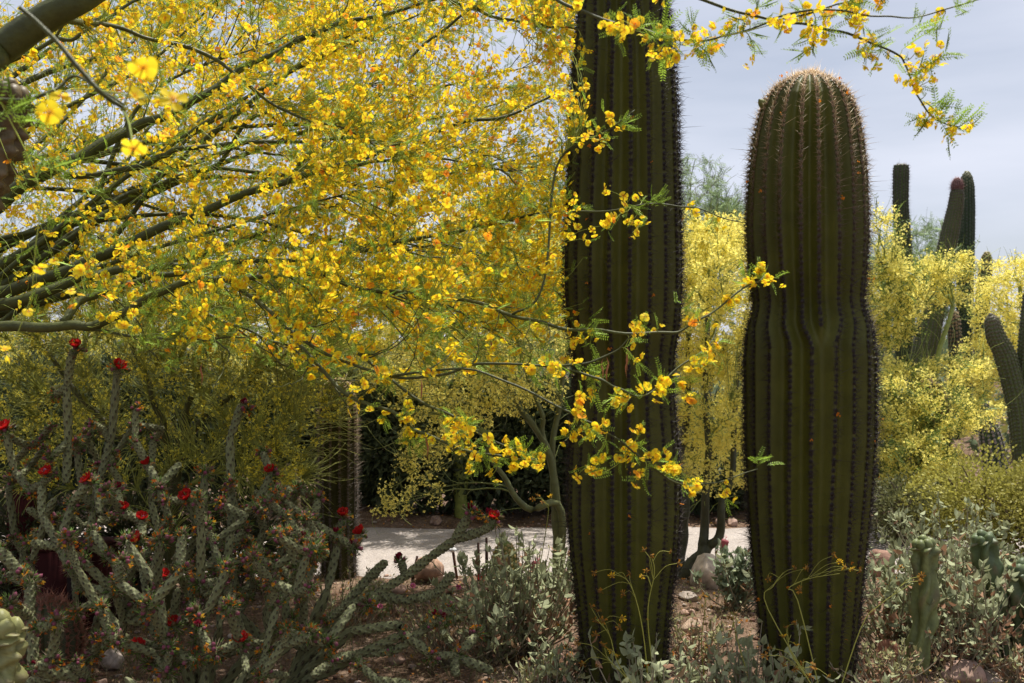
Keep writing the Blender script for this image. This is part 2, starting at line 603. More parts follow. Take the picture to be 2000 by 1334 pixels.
def saguaro(name, label, axis, prof, nrib, group=None, depth=0.16, extra=None, hi=True, areole=0.0235, spine=0.046,
            skin=(0.076, 0.078, 0.010), young=(0.68, 0.48, 0.25), old=(0.035, 0.024, 0.02), young_len=0.6, twist=0.0, crown_flat=1.0,
            ring=10, rows=200, nsp=13, cat='cactus'):
    """axis: (m,3) points from foot to tip; prof: radius at given fraction [(f, r)...] ; extra: (angle, fraction) of a rib that starts at that height"""
    ax = poly(axis, rows)
    seg = np.linalg.norm(np.diff(ax, axis=0), axis=1)
    s = np.concatenate([[0], np.cumsum(seg)])
    Ltot = s[-1]
    # resample with finer rows near the tip
    f = 1 - (1 - np.linspace(0, 1, rows)) ** 1.35
    P = np.stack([np.interp(f * Ltot, s, ax[:, i]) for i in range(3)], -1)
    pf = np.array(prof)
    R = np.interp(f, pf[:, 0], pf[:, 1])
    k = max(2, rows // 110)                       # soften the profile corners, keep the dome
    Rs = np.convolve(np.pad(R, k, mode='edge'), np.ones(2 * k + 1) / (2 * k + 1), 'valid')
    top = np.clip((f - 0.9) / 0.06, 0, 1)
    R = Rs * (1 - top) + R * top
    T = nrm(np.gradient(P, axis=0))
    u = nrm(np.cross(T, A(0, 1, 0.0)))           # to the right of the picture for an upright stem
    w = np.cross(u, T)                           # away from the camera
    n1 = nrib + (1 if extra else 0)
    rj = np.random.default_rng(int(abs(P[0, 0]) * 1000) + nrib)
    jit = rj.normal(0, 0.05, n1)
    wob_a, wob_p = rj.uniform(0.02, 0.06, n1), rj.uniform(0, 6.28, n1)
    if extra:
        ea, ef = extra
        rib_hi = ea + np.arange(n1) / n1 * 2 * np.pi           # rib 0 is the late one
        rib_lo = np.concatenate([[ea], ea + (np.arange(1, n1) - 0.5) / nrib * 2 * np.pi])
    else:
        rib_hi = np.arange(n1) / n1 * 2 * np.pi + 0.1
    per = n1 * ring
    verts = np.zeros((rows, per, 3))
    cols = np.zeros((rows, per, 3))
    ridge_pos = np.zeros((rows, n1, 3))
    ridge_nrm = np.zeros((rows, n1, 3))
    ridge_ok = np.ones((rows, n1), bool)
    skin = np.asarray(skin)
    tt = np.arange(ring) / ring
    for i in range(rows):
        if extra:
            m = np.clip((f[i] - ef) / 0.05, 0, 1)
            m = m * m * (3 - 2 * m)
            ribs = rib_lo * (1 - m) + rib_hi * m
        else:
            m = 1.0
            ribs = rib_hi.copy()
        ribs = ribs + twist * f[i] + (jit * 0.6 + wob_a * np.sin(f[i] * 9 + wob_p)) * 2 * np.pi / n1
        nxt = np.roll(ribs, -1)
        nxt[-1] += 2 * np.pi
        th = ribs[:, None] * (1 - tt) + nxt[:, None] * tt                    # (n1, ring)
        g = (0.5 - 0.5 * np.cos(2 * np.pi * tt)) ** 0.75                      # 0 at ridge, 1 in valley
        dd = depth * (0.75 + 0.25 * np.clip((f[i]) / 0.5, 0, 1))
        gg = np.broadcast_to(g, th.shape).copy()
        if extra and m < 1:
            # valley that runs straight through where the late rib is missing
            tl = tt * 0.5
            gl = (0.5 - 0.5 * np.cos(2 * np.pi * (0.5 + tl))) ** 0.75
            gr = (0.5 - 0.5 * np.cos(2 * np.pi * tl)) ** 0.75
            gg[0] = gl * (1 - m) * 0.8 + g * m
            gg[-1] = gr * (1 - m) * 0.8 + g * m
        r = R[i] * (1 - dd * gg)
        r = r * (1 + 0.012 * np.sin(th * 3 + f[i] * 12))
        dv = u[i] * np.cos(th)[..., None] + w[i] * np.sin(th)[..., None]
        verts[i] = (P[i] + dv * r[..., None]).reshape(-1, 3)
        mix = (gg[..., None]) ** 0.7
        c = skin * (0.86 + 0.2 * mix)
        ridge_band = np.clip(1 - gg / 0.12, 0, 1)[..., None]
        c = c * (1 - 0.35 * ridge_band) + A(0.09, 0.075, 0.05) * 0.35 * ridge_band
        cols[i] = c.reshape(-1, 3)
        d0 = u[i] * np.cos(ribs)[:, None] + w[i] * np.sin(ribs)[:, None]
        ridge_pos[i] = P[i] + d0 * (R[i] * (1 - dd * gg[:, 0]))[:, None]
        slope = np.gradient(R, f * Ltot)[i] if 0 < i < rows - 1 else 0
        ridge_nrm[i] = nrm(d0 - T[i] * np.clip(slope, -3, 3))
        if extra and m < 0.55:
            ridge_ok[i, 0] = False
    base = P[0].copy()
    root = thing(name, base, label, cat, group)
    idx = np.arange(rows * per).reshape(rows, per)
    a0, b0 = idx[:-1], idx[1:]
    q = np.stack([a0, np.roll(a0, -1, 1), np.roll(b0, -1, 1), b0], -1).reshape(-1, 4)
    b = MB()
    b.add(verts.reshape(-1, 3), cols.reshape(-1, 3), quads=q)
    tipi = b.n
    b.add((P[-1] + T[-1] * R[-1] * 0.3)[None], skin[None])
    last = idx[-1]
    b.t.append(np.stack([last, np.roll(last, -1), np.full(per, tipi)], -1))
    b.build('stem', M_sag, root, smooth=True)
    # areoles with spines along every ridge
    pos, nor, tan, fr = [], [], [], []
    for j in range(n1):
        rp_, rn_ = ridge_pos[:, j], ridge_nrm[:, j]
        dl = np.linalg.norm(np.diff(rp_, axis=0), axis=1)
        sl = np.concatenate([[0], np.cumsum(dl)])
        na = int(sl[-1] / areole)
        for q_ in (np.arange(na) + rj.uniform(0, 1)) * areole:
            q_ = q_ + rj.normal(0, areole * 0.1)
            ff = np.interp(q_, sl, f)
            ii = min(int(np.interp(q_, sl, np.arange(rows))), rows - 1)
            if not ridge_ok[ii, j]:
                continue
            pos.append([np.interp(q_, sl, rp_[:, d]) for d in range(3)])
            nor.append(rn_[ii])
            tan.append(T[ii])
            fr.append(ff)
    pos, nor, tan, fr = map(np.array, (pos, nor, tan, fr))
    nor = nrm(nor)
    Na = len(pos)
    age = np.clip((fr - (1 - young_len)) / young_len, 0, 1) ** 2.2
    ac = (A(0.022, 0.015, 0.012) if hi else np.asarray(old) * 0.7) * (1 - age[:, None]) + (A(0.3, 0.2, 0.11) if hi else np.asarray(young) * 0.6) * age[:, None]
    side = nrm(np.cross(tan, nor))
    upv = np.cross(nor, side)
    rot = np.stack([side, upv, nor], 2)
    b = MB()
    b.scatter(PAD, pos - nor * 0.001, rot, np.stack([np.full(Na, areole * 0.4), np.full(Na, areole * 0.42), np.full(Na, areole * 0.38)], -1), cset=ac)
    b.build('areoles', M_spine, root, stuff=True)
    b = MB()
    for kk in range(nsp):
        an = kk / nsp * 2 * np.pi + rj.normal(0, 0.25, Na)
        lean = rj.uniform(0.45, 1.45, Na) if kk else rj.uniform(0.0, 0.3, Na)
        dr = nor * np.cos(lean)[:, None] + (side * np.cos(an)[:, None] + upv * np.sin(an)[:, None]) * np.sin(lean)[:, None]
        ln = spine * rj.lognormal(-0.25, 0.35, Na) * (1.25 if kk < 2 else 0.85) * (1 - 0.3 * age)
        th = np.full(Na, 0.053 if hi else 0.06)
        sc_ = np.stack([th * 0.75, th * 0.75, ln], -1)
        cc = np.asarray(old) * (1 - age[:, None]) + np.asarray(young) * age[:, None]
        b.scatter(SPINE, pos, frames(dr), sc_, cset=cc * rj.uniform(0.7, 1.3, (Na, 1)))
    b.build('spines', M_spine, root, stuff=True)
    return root, (pos, nor)


def edge_profile(rows_, D, ztop):
    """rows of (y, left x, right x) in the photograph -> axis points and radius profile"""
    pts, rad = [], []
    for (yy, xl, xr) in rows_:
        c = W((xl + xr) / 2, yy, D)
        pts.append(c)
        rad.append((xr - xl) / 2 / F * D)
    pts, rad = np.array(pts)[::-1], np.array(rad)[::-1]
    return pts, rad


DR = 4.42
rows_R = [(150, 1556, 1606), (158, 1537, 1625), (172, 1516, 1645), (195, 1495, 1660), (230, 1480, 1671), (280, 1470, 1680), (350, 1462, 1687), (450, 1460, 1690),
          (530, 1464, 1686), (565, 1470, 1683), (590, 1475, 1682), (615, 1471, 1688), (645, 1461, 1698), (700, 1456, 1705), (850, 1456, 1704), (960, 1460, 1696), (1060, 1467, 1686),
          (1180, 1480, 1675), (1350, 1500, 1660)]
zt = W(0, 150, DR)[2]


def build_sag_from_rows(name, label, rows_, D, tip_y, **kw):
    pts, rad = edge_profile(rows_, D, None)
    tip = W((rows_[0][1] + rows_[0][2]) / 2, tip_y, D)
    pts = np.vstack([pts, tip])
    rad = np.append(rad, 0.012)
    x0 = pts[0, 0]
    pts[0, 2] = float(gz(x0, D)) - 0.03
    zz = pts[:, 2]
    fr = (zz - zz[0]) / (zz[-1] - zz[0])
    axis = np.stack([pts[:, 0], np.full(len(pts), D), zz], -1)
    # smooth, gently wandering axis
    t = np.linspace(0, 1, 14)
    zq = zz[0] + t * (zz[-1] - zz[0])
    xq = np.interp(zq, zz, pts[:, 0])
    xq = np.convolve(np.pad(xq, 1, mode='edge'), [0.25, 0.5, 0.25], 'valid')
    axis = np.stack([xq, np.full(14, D), zq], -1)
    return saguaro(name, label, axis, list(zip(fr, rad)), **kw)


sagR, arR = build_sag_from_rows('saguaro_cactus', 'massive round topped saguaro with golden spines on its crown and its tip against the sky', rows_R, DR, 141,
                                nrib=19, extra=(-math.pi / 2 + 0.08, 0.555), rows=260, ring=10, young_len=0.42)
DL = 4.32
rows_L = [(-640, 1195, 1245), (-630, 1178, 1262), (-600, 1158, 1280), (-540, 1146, 1290), (-400, 1136, 1297), (-120, 1134, 1298), (0, 1132, 1302), (60, 1128, 1312), (110, 1121, 1317), (200, 1113, 1322), (300, 1111, 1326),
          (400, 1105, 1327), (520, 1100, 1330), (590, 1102, 1328), (640, 1108, 1325), (690, 1118, 1315), (740, 1121, 1313), (800, 1120, 1318), (900, 1113, 1327), (1000, 1109, 1327),
          (1080, 1113, 1321), (1150, 1124, 1313), (1250, 1134, 1304), (1370, 1142, 1297)]
sagL, arL = build_sag_from_rows('saguaro_cactus', 'towering dark saguaro hung with yellow blossom twigs, its tip out of sight', rows_L, DL, -650,
                                nrib=19, extra=(-math.pi / 2 - 0.5, 0.62), rows=300, ring=9, young_len=0.25)

# blossoms caught in the spines of the two big cacti
FALL_v = A(0, 0, 0, 0.5, 0.2, 0.15, 0.3, 0.6, -0.1, -0.4, 0.5, 0.2, -0.5, -0.1, 0.0, -0.1, -0.55, 0.2, 0.4, -0.4, 0.1).reshape(-1, 3)
FALL = (FALL_v, np.ones((7, 3)), np.array([[0, 1, 2], [0, 3, 4], [0, 5, 6], [0, 2, 3]]))
b = MB()
b.scatter(FALL, A(0, 0, 0)[None], np.eye(3)[None], np.ones(1), cset=np.array([[0.62, 0.2, 0.02]]))
CAUGHT = b.mesh('caught_blossom', M_petal)
for (pos, nor), root, n in ((arR, sagR, 26), (arL, sagL, 22)):
    ok = np.where((nor[:, 1] < -0.1) & (pos[:, 2] < 2.9))[0]
    for i in rng.choice(ok, n, replace=False):
        inst('caught_blossom', CAUGHT, root, pos[i] + nor[i] * 0.028, frames(rdir(1))[0], rng.uniform(0.012, 0.022))
# flower bud on the shoulder of the round topped cactus
b = MB()
bp_ = poly(np.array([W(1500, 218, DR - 0.02), W(1492, 206, DR - 0.03), W(1482, 194, DR - 0.04)]), 8)
b.tubes(bp_[None], np.array([[0.008, 0.01, 0.013, 0.017, 0.019, 0.018, 0.013, 0.003]]), k=8, col=(0.16, 0.17, 0.05))
b.build('bud', M_cholla, sagR, smooth=True)

# saguaro in the shade beyond the path and the far columns
DS = 6.7
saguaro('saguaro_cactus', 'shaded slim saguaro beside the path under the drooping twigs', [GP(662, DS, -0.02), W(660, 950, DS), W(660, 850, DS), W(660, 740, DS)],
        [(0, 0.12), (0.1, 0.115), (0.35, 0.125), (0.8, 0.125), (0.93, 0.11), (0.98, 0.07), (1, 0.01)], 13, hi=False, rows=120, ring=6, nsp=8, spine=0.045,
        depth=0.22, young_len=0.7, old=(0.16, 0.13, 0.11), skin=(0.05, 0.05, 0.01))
DF = 17.0
saguaro('columnar_cactus', 'straight slim column cactus with a ragged flat top against the sky', [GP(1762, DF), W(1766, 560, DF), W(1764, 480, DF), W(1759, 400, DF), W(1760, 321, DF)],
        [(0, 0.12), (0.5, 0.14), (0.75, 0.13), (0.88, 0.125), (0.97, 0.13), (0.995, 0.12), (1, 0.05)], 15, hi=False, rows=110, ring=5, nsp=6, spine=0.07, areole=0.05,
        skin=(0.06, 0.085, 0.025), young=(0.1, 0.08, 0.06), old=(0.05, 0.06, 0.03), depth=0.14)
saguaro('columnar_cactus', 'tall upright dark green column cactus with a smooth rounded tip', [GP(1882, 18.5), W(1884, 600, 18.5), W(1887, 460, 18.5), W(1888, 334, 18.5)],
        [(0, 0.13), (0.4, 0.14), (0.85, 0.145), (0.94, 0.13), (0.975, 0.095), (0.993, 0.05), (1, 0.01)], 15, hi=False, rows=110, ring=6, nsp=4, spine=0.04, areole=0.06,
        skin=(0.045, 0.075, 0.035), old=(0.05, 0.07, 0.04), young=(0.3, 0.3, 0.15), young_len=0.15, depth=0.2)
saguaro('columnar_cactus', 'leaning column cactus with a dark reddish banded tip', [GP(1775, 15.5), W(1800, 720, 15.5), W(1826, 590, 15.5), W(1856, 450, 15.5), W(1867, 395, 15.5), W(1869, 368, 15.5)],
        [(0, 0.17), (0.3, 0.19), (0.55, 0.165), (0.85, 0.125), (0.95, 0.105), (0.98, 0.1), (1, 0.07)], 17, hi=False, rows=110, ring=5, nsp=6, spine=0.05, areole=0.045,
        skin=(0.08, 0.1, 0.03), young=(0.12, 0.1, 0.06), old=(0.14, 0.13, 0.08), depth=0.12)
o = saguaro('columnar_cactus', 'reddish new growth cap capping the leaning column cactus', [W(1868, 372, 15.5), W(1869, 360, 15.5), W(1869, 348, 15.5)],
            [(0, 0.075), (0.3, 0.085), (0.7, 0.07), (0.95, 0.03), (1, 0.005)], 13, hi=False, rows=24, ring=5, nsp=10, spine=0.06, areole=0.03,
            skin=(0.12, 0.06, 0.05), young=(0.3, 0.13, 0.11), old=(0.2, 0.08, 0.08), depth=0.1)[0]
leaner = [q for q in COL.objects if q.get('label', '').startswith('leaning column cactus with')][0]
for ch, nm in zip(list(o.children), ('new_growth', 'new_growth_areoles', 'new_growth_spines')):
    ch.parent = leaner
    ch.location = Vector(ORG[o.name] - ORG[leaner.name])
    ch.name = nm
bpy.data.objects.remove(o)
saguaro('columnar_cactus', 'short column cactus with a yellow fuzzed tip among far yellow blossom', [GP(1917, 18), W(1917, 640, 18), W(1922, 560, 18), W(1928, 491, 18)],
        [(0, 0.11), (0.5, 0.12), (0.85, 0.12), (0.93, 0.11), (0.97, 0.08), (0.993, 0.04), (1, 0.01)], 12, hi=False, rows=90, ring=6, nsp=6, spine=0.05, areole=0.05,
        skin=(0.075, 0.1, 0.04), young=(0.5, 0.4, 0.12), depth=0.18)
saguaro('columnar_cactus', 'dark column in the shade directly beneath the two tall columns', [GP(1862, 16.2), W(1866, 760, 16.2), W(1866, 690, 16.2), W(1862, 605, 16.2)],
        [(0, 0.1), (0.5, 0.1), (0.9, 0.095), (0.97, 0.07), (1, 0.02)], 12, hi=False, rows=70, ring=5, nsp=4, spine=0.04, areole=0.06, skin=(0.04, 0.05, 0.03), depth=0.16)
# organ pipe at the right edge: two stems from one base
DO = 11.5
r1, _ = saguaro('organ_pipe_cactus', 'bent organ pipe cactus with slim ribs curving up beside yellow blossom', [GP(2004, DO), W(1998, 890, DO), W(1990, 800, DO), W(1965, 700, DO), W(1944, 655, DO), W(1934, 612, DO)],
                [(0, 0.11), (0.3, 0.125), (0.7, 0.12), (0.88, 0.1), (0.96, 0.075), (1, 0.012)], 18, hi=False, rows=110, ring=5, nsp=5, spine=0.03, areole=0.045,
                skin=(0.09, 0.115, 0.035), old=(0.11, 0.12, 0.06), young=(0.2, 0.17, 0.1), depth=0.1)
r2, _ = saguaro('organ_pipe_cactus', 'upright organ pipe stem', [GP(2040, DO), W(2020, 860, DO), W(2006, 760, DO), W(2012, 650, DO), W(2022, 540, DO)],
                [(0, 0.11), (0.5, 0.12), (0.9, 0.11), (0.97, 0.08), (1, 0.012)], 18, hi=False, rows=90, ring=5, nsp=5, spine=0.03, areole=0.045,
                skin=(0.09, 0.115, 0.035), old=(0.11, 0.12, 0.06), young=(0.2, 0.17, 0.1), depth=0.1)
for ch in list(r2.children):
    ch.parent = r1
    ch.location = Vector(ORG[r2.name] - ORG[r1.name])
bpy.data.objects.remove(r2)
saguaro('columnar_cactus', 'stubby dark cactus with pale edged spines left of the bent organ pipe', [GP(1950, 10.5), W(1936, 860, 10.5), W(1924, 810, 10.5), W(1921, 780, 10.5)],
        [(0, 0.13), (0.5, 0.115), (0.8, 0.085), (0.95, 0.06), (1, 0.02)], 12, hi=False, rows=70, ring=6, nsp=8, spine=0.04, areole=0.04,
        skin=(0.05, 0.075, 0.04), old=(0.35, 0.3, 0.26), young=(0.45, 0.38, 0.33), depth=0.2)
saguaro('saguaro_cactus', 'broad dim saguaro wrapped in yellow blossom right of the round topped giant', [GP(1822, 8.6), W(1822, 950, 8.6), W(1818, 880, 8.6), W(1815, 790, 8.6), W(1812, 740, 8.6)],
        [(0, 0.15), (0.5, 0.165), (0.85, 0.15), (0.95, 0.1), (1, 0.01)], 13, hi=False, rows=90, ring=6, nsp=6, spine=0.04, depth=0.2)


# ------------------------------------------------------------------ palo verde: flowers, leaves, growth
def flower_template(rich=True, seed=0, low=False, cup=0.25, yellow=(0.92, 0.735, 0.03), core=(0.8, 0.27, 0.015)):
    r = np.random.default_rng(seed)
    V, C, T = [], [], []
    yel, cor = np.asarray(yellow), np.asarray(core)
    for k in range(5):
        a = k / 5 * 2 * np.pi + r.normal(0, 0.12)
        c = cup + r.normal(0, 0.22)
        ln = 0.5 * r.uniform(0.88, 1.1)
        wd = 0.23 * r.uniform(0.85, 1.15)
        d = A(math.cos(a), math.sin(a), 0)
        s = A(-math.sin(a), math.cos(a), 0)
        up = A(0, 0, 1)
        cr_ = r.uniform(-0.06, 0.06)

        def pt(t, q, lift=0.0):
            return d * ln * t * math.cos(c) + up * (ln * t * math.sin(c) + lift) + s * wd * q
        base = len(V)
        banner = (k == 0)
        cm = cor if banner else (yel * 0.92 + cor * 0.08)
        pts = [(0.06, 0, 0, cor), (0.38, 0.55, 0.03, cm * 0.5 + yel * 0.5), (0.38, -0.55, 0.03, cm * 0.5 + yel * 0.5), (0.78, 1.0, 0.02 + cr_, yel),
               (0.78, -1.0, 0.02 - cr_, yel), (1.0, 0.45, -0.03, yel * 1.03), (1.0, -0.45, -0.03, yel * 1.03), (0.5, 0, -0.03, cm * 0.25 + yel * 0.75)]
        for (t, q, l, cc) in pts:
            V.append(pt(t, q, l))
            C.append(cc)
        f_ = [(0, 1, 7), (0, 7, 2), (1, 3, 7), (7, 4, 2), (3, 5, 7), (5, 6, 7), (6, 4, 7)] if rich else ([(0, 3, 7), (0, 7, 4), (3, 5, 7), (5, 6, 7), (6, 4, 7)] if not low else [(0, 3, 4), (3, 5, 4)])
        if low and not banner:
            C[base] = yel * A(0.95, 0.85, 0.8)
        T += [tuple(base + i for i in f__) for f__ in f_]
    for k in range(4 if rich else 2):            # stamens
        a = r.uniform(0, 6.28)
        base = len(V)
        tip = A(math.cos(a) * 0.14, math.sin(a) * 0.14, 0.3)
        V += [A(0.015, 0, 0.0), A(-0.015, 0.01, 0.0), tip]
        C += [cor, cor, A(0.6, 0.15, 0.02)]
        T.append((base, base + 1, base + 2))
    return np.array(V), np.array(C), np.array(T)


FL_RICH = [flower_template(True, s_, cup=0.1 + 0.25 * (s_ % 3)) for s_ in range(6)]
FL_STD = [flower_template(False, s_ + 20, cup=0.15 + 0.3 * (s_ % 3)) for s_ in range(6)]


FL_LOW = [flower_template(False, s_ + 40, low=True, cup=0.35 + 0.4 * (s_ % 3)) for s_ in range(6)]


def mini_flower(seed, yel):
    r = np.random.default_rng(seed)
    V, C, T = [], [], []
    for k in range(4):
        a = k / 4 * 6.283 + r.normal(0, 0.2)
        d = A(math.cos(a), math.sin(a), r.uniform(0.0, 0.9)) * 0.5
        s = A(-math.sin(a), math.cos(a), 0) * 0.24
        base = len(V)
        V += [A(0, 0, 0), d * 0.75 + s, d * 1.0, d * 0.75 - s]
        C += [np.asarray(yel) * A(0.95, 0.85, 0.8), yel, yel, yel]
        T += [(base, base + 1, base + 2), (base, base + 2, base + 3)]
    return np.array(V), np.array(C), np.array(T)


def pinnate(nl=9, seed=0, width=0.32, col=(0.26, 0.39, 0.045)):
    """leaf of unit length along +y with paired leaflets"""
    r = np.random.default_rng(seed)
    V, C, T = [A(0.008, 0, 0), A(-0.008, 0, 0), A(0, 0.5, 0.04), A(0, 1.0, -0.05)], [A(*col)] * 4, [(0, 1, 2), (0, 2, 3), (1, 3, 2)]
    for k in range(nl):
        t = 0.12 + 0.85 * k / (nl - 1)
        p = A(0, t, 0.04 * math.sin(t * 3.1) * 2 - 0.05 * t)
        ll = width * 0.5 * (0.75 + 0.4 * math.sin(math.pi * (0.15 + 0.75 * t)))
        for sgn in (-1, 1):
            d = nrm(A(sgn * 0.85, 0.5, r.normal(0, 0.25))) * ll
            s = nrm(np.cross(d, A(0, 0, 1) + r.normal(0, 0.3, 3))) * ll * 0.17
            b0 = len(V)
            V += [p, p + d * 0.5 + s, p + d, p + d * 0.5 - s]
            cc = A(*col) * r.uniform(0.8, 1.25)
            C += [cc] * 4
            T += [(b0, b0 + 1, b0 + 2), (b0, b0 + 2, b0 + 3)]
    return np.array(V), np.array(C), np.array(T)


LEAF_T = [pinnate(9, s_) for s_ in range(4)]


def twigs_to(targets, samples, tang, root, bf=0.35, n=6, gnarl=0.04, droop=0.0, rg=rng):
    """curved shoots that leave the nearest well-placed sample of a limb and end at each target"""
    S = np.asarray(samples)
    Tn = np.asarray(tang)
    base_cost = bf * np.linalg.norm(S - root, axis=1)
    out = np.zeros((len(targets), n, 3))
    par = np.zeros(len(targets), int)
    for c0 in range(0, len(targets), 500):
        tg = targets[c0:c0 + 500]
        d = np.linalg.norm(tg[:, None] - S[None], axis=2) + base_cost[None]
        par[c0:c0 + 500] = d.argmin(1)
    p0 = S[par]
    dv = targets - p0
    ln = np.linalg.norm(dv, axis=1, keepdims=True)
    ctrl = p0 + ln * 0.45 * nrm(nrm(dv) * 0.6 + Tn[par] * 0.7) + rg.normal(0, 1, dv.shape) * ln * 0.06 + A(0, 0, droop) * ln
    t = np.linspace(0, 1, n)[None, :, None]
    out = p0[:, None] * (1 - t) ** 2 + 2 * ctrl[:, None] * t * (1 - t) + targets[:, None] * t ** 2
    wob = rg.normal(0, 1, out.shape) * ln[:, None] * gnarl * np.sin(np.pi * t)
    return out + wob, par, ln[:, 0]


def samples_of(P):
    """P (M,n,3) -> flat samples and tangents"""
    T = nrm(np.gradient(P, axis=1))
    return P.reshape(-1, 3), T.reshape(-1, 3)


# ------------------------------------------------------------------ foreground palo verde (trunk just outside the left edge)
BARK = A(0.06, 0.068, 0.015)
fg_base = A(-3.05, 4.35, float(gz(-3.05, 4.35)))
crotch = A(-2.98, 4.25, 1.05)
fg = thing('palo_verde_tree', fg_base, 'near palo verde with green limbs and masses of golden orange throated blossom', 'tree')
b = MB()
tp = poly(np.array([fg_base - A(0, 0, 0.1), fg_base + A(0.02, 0, 0.4), crotch, crotch + A(0.05, 0.05, 0.5), crotch + A(0.0, 0.2, 1.3)]), 24)
b.tubes(tp[None], np.linspace(0.17, 0.08, 24)[None], k=14, col=BARK * 0.9)
b.build('trunk', M_bark, fg, smooth=True)

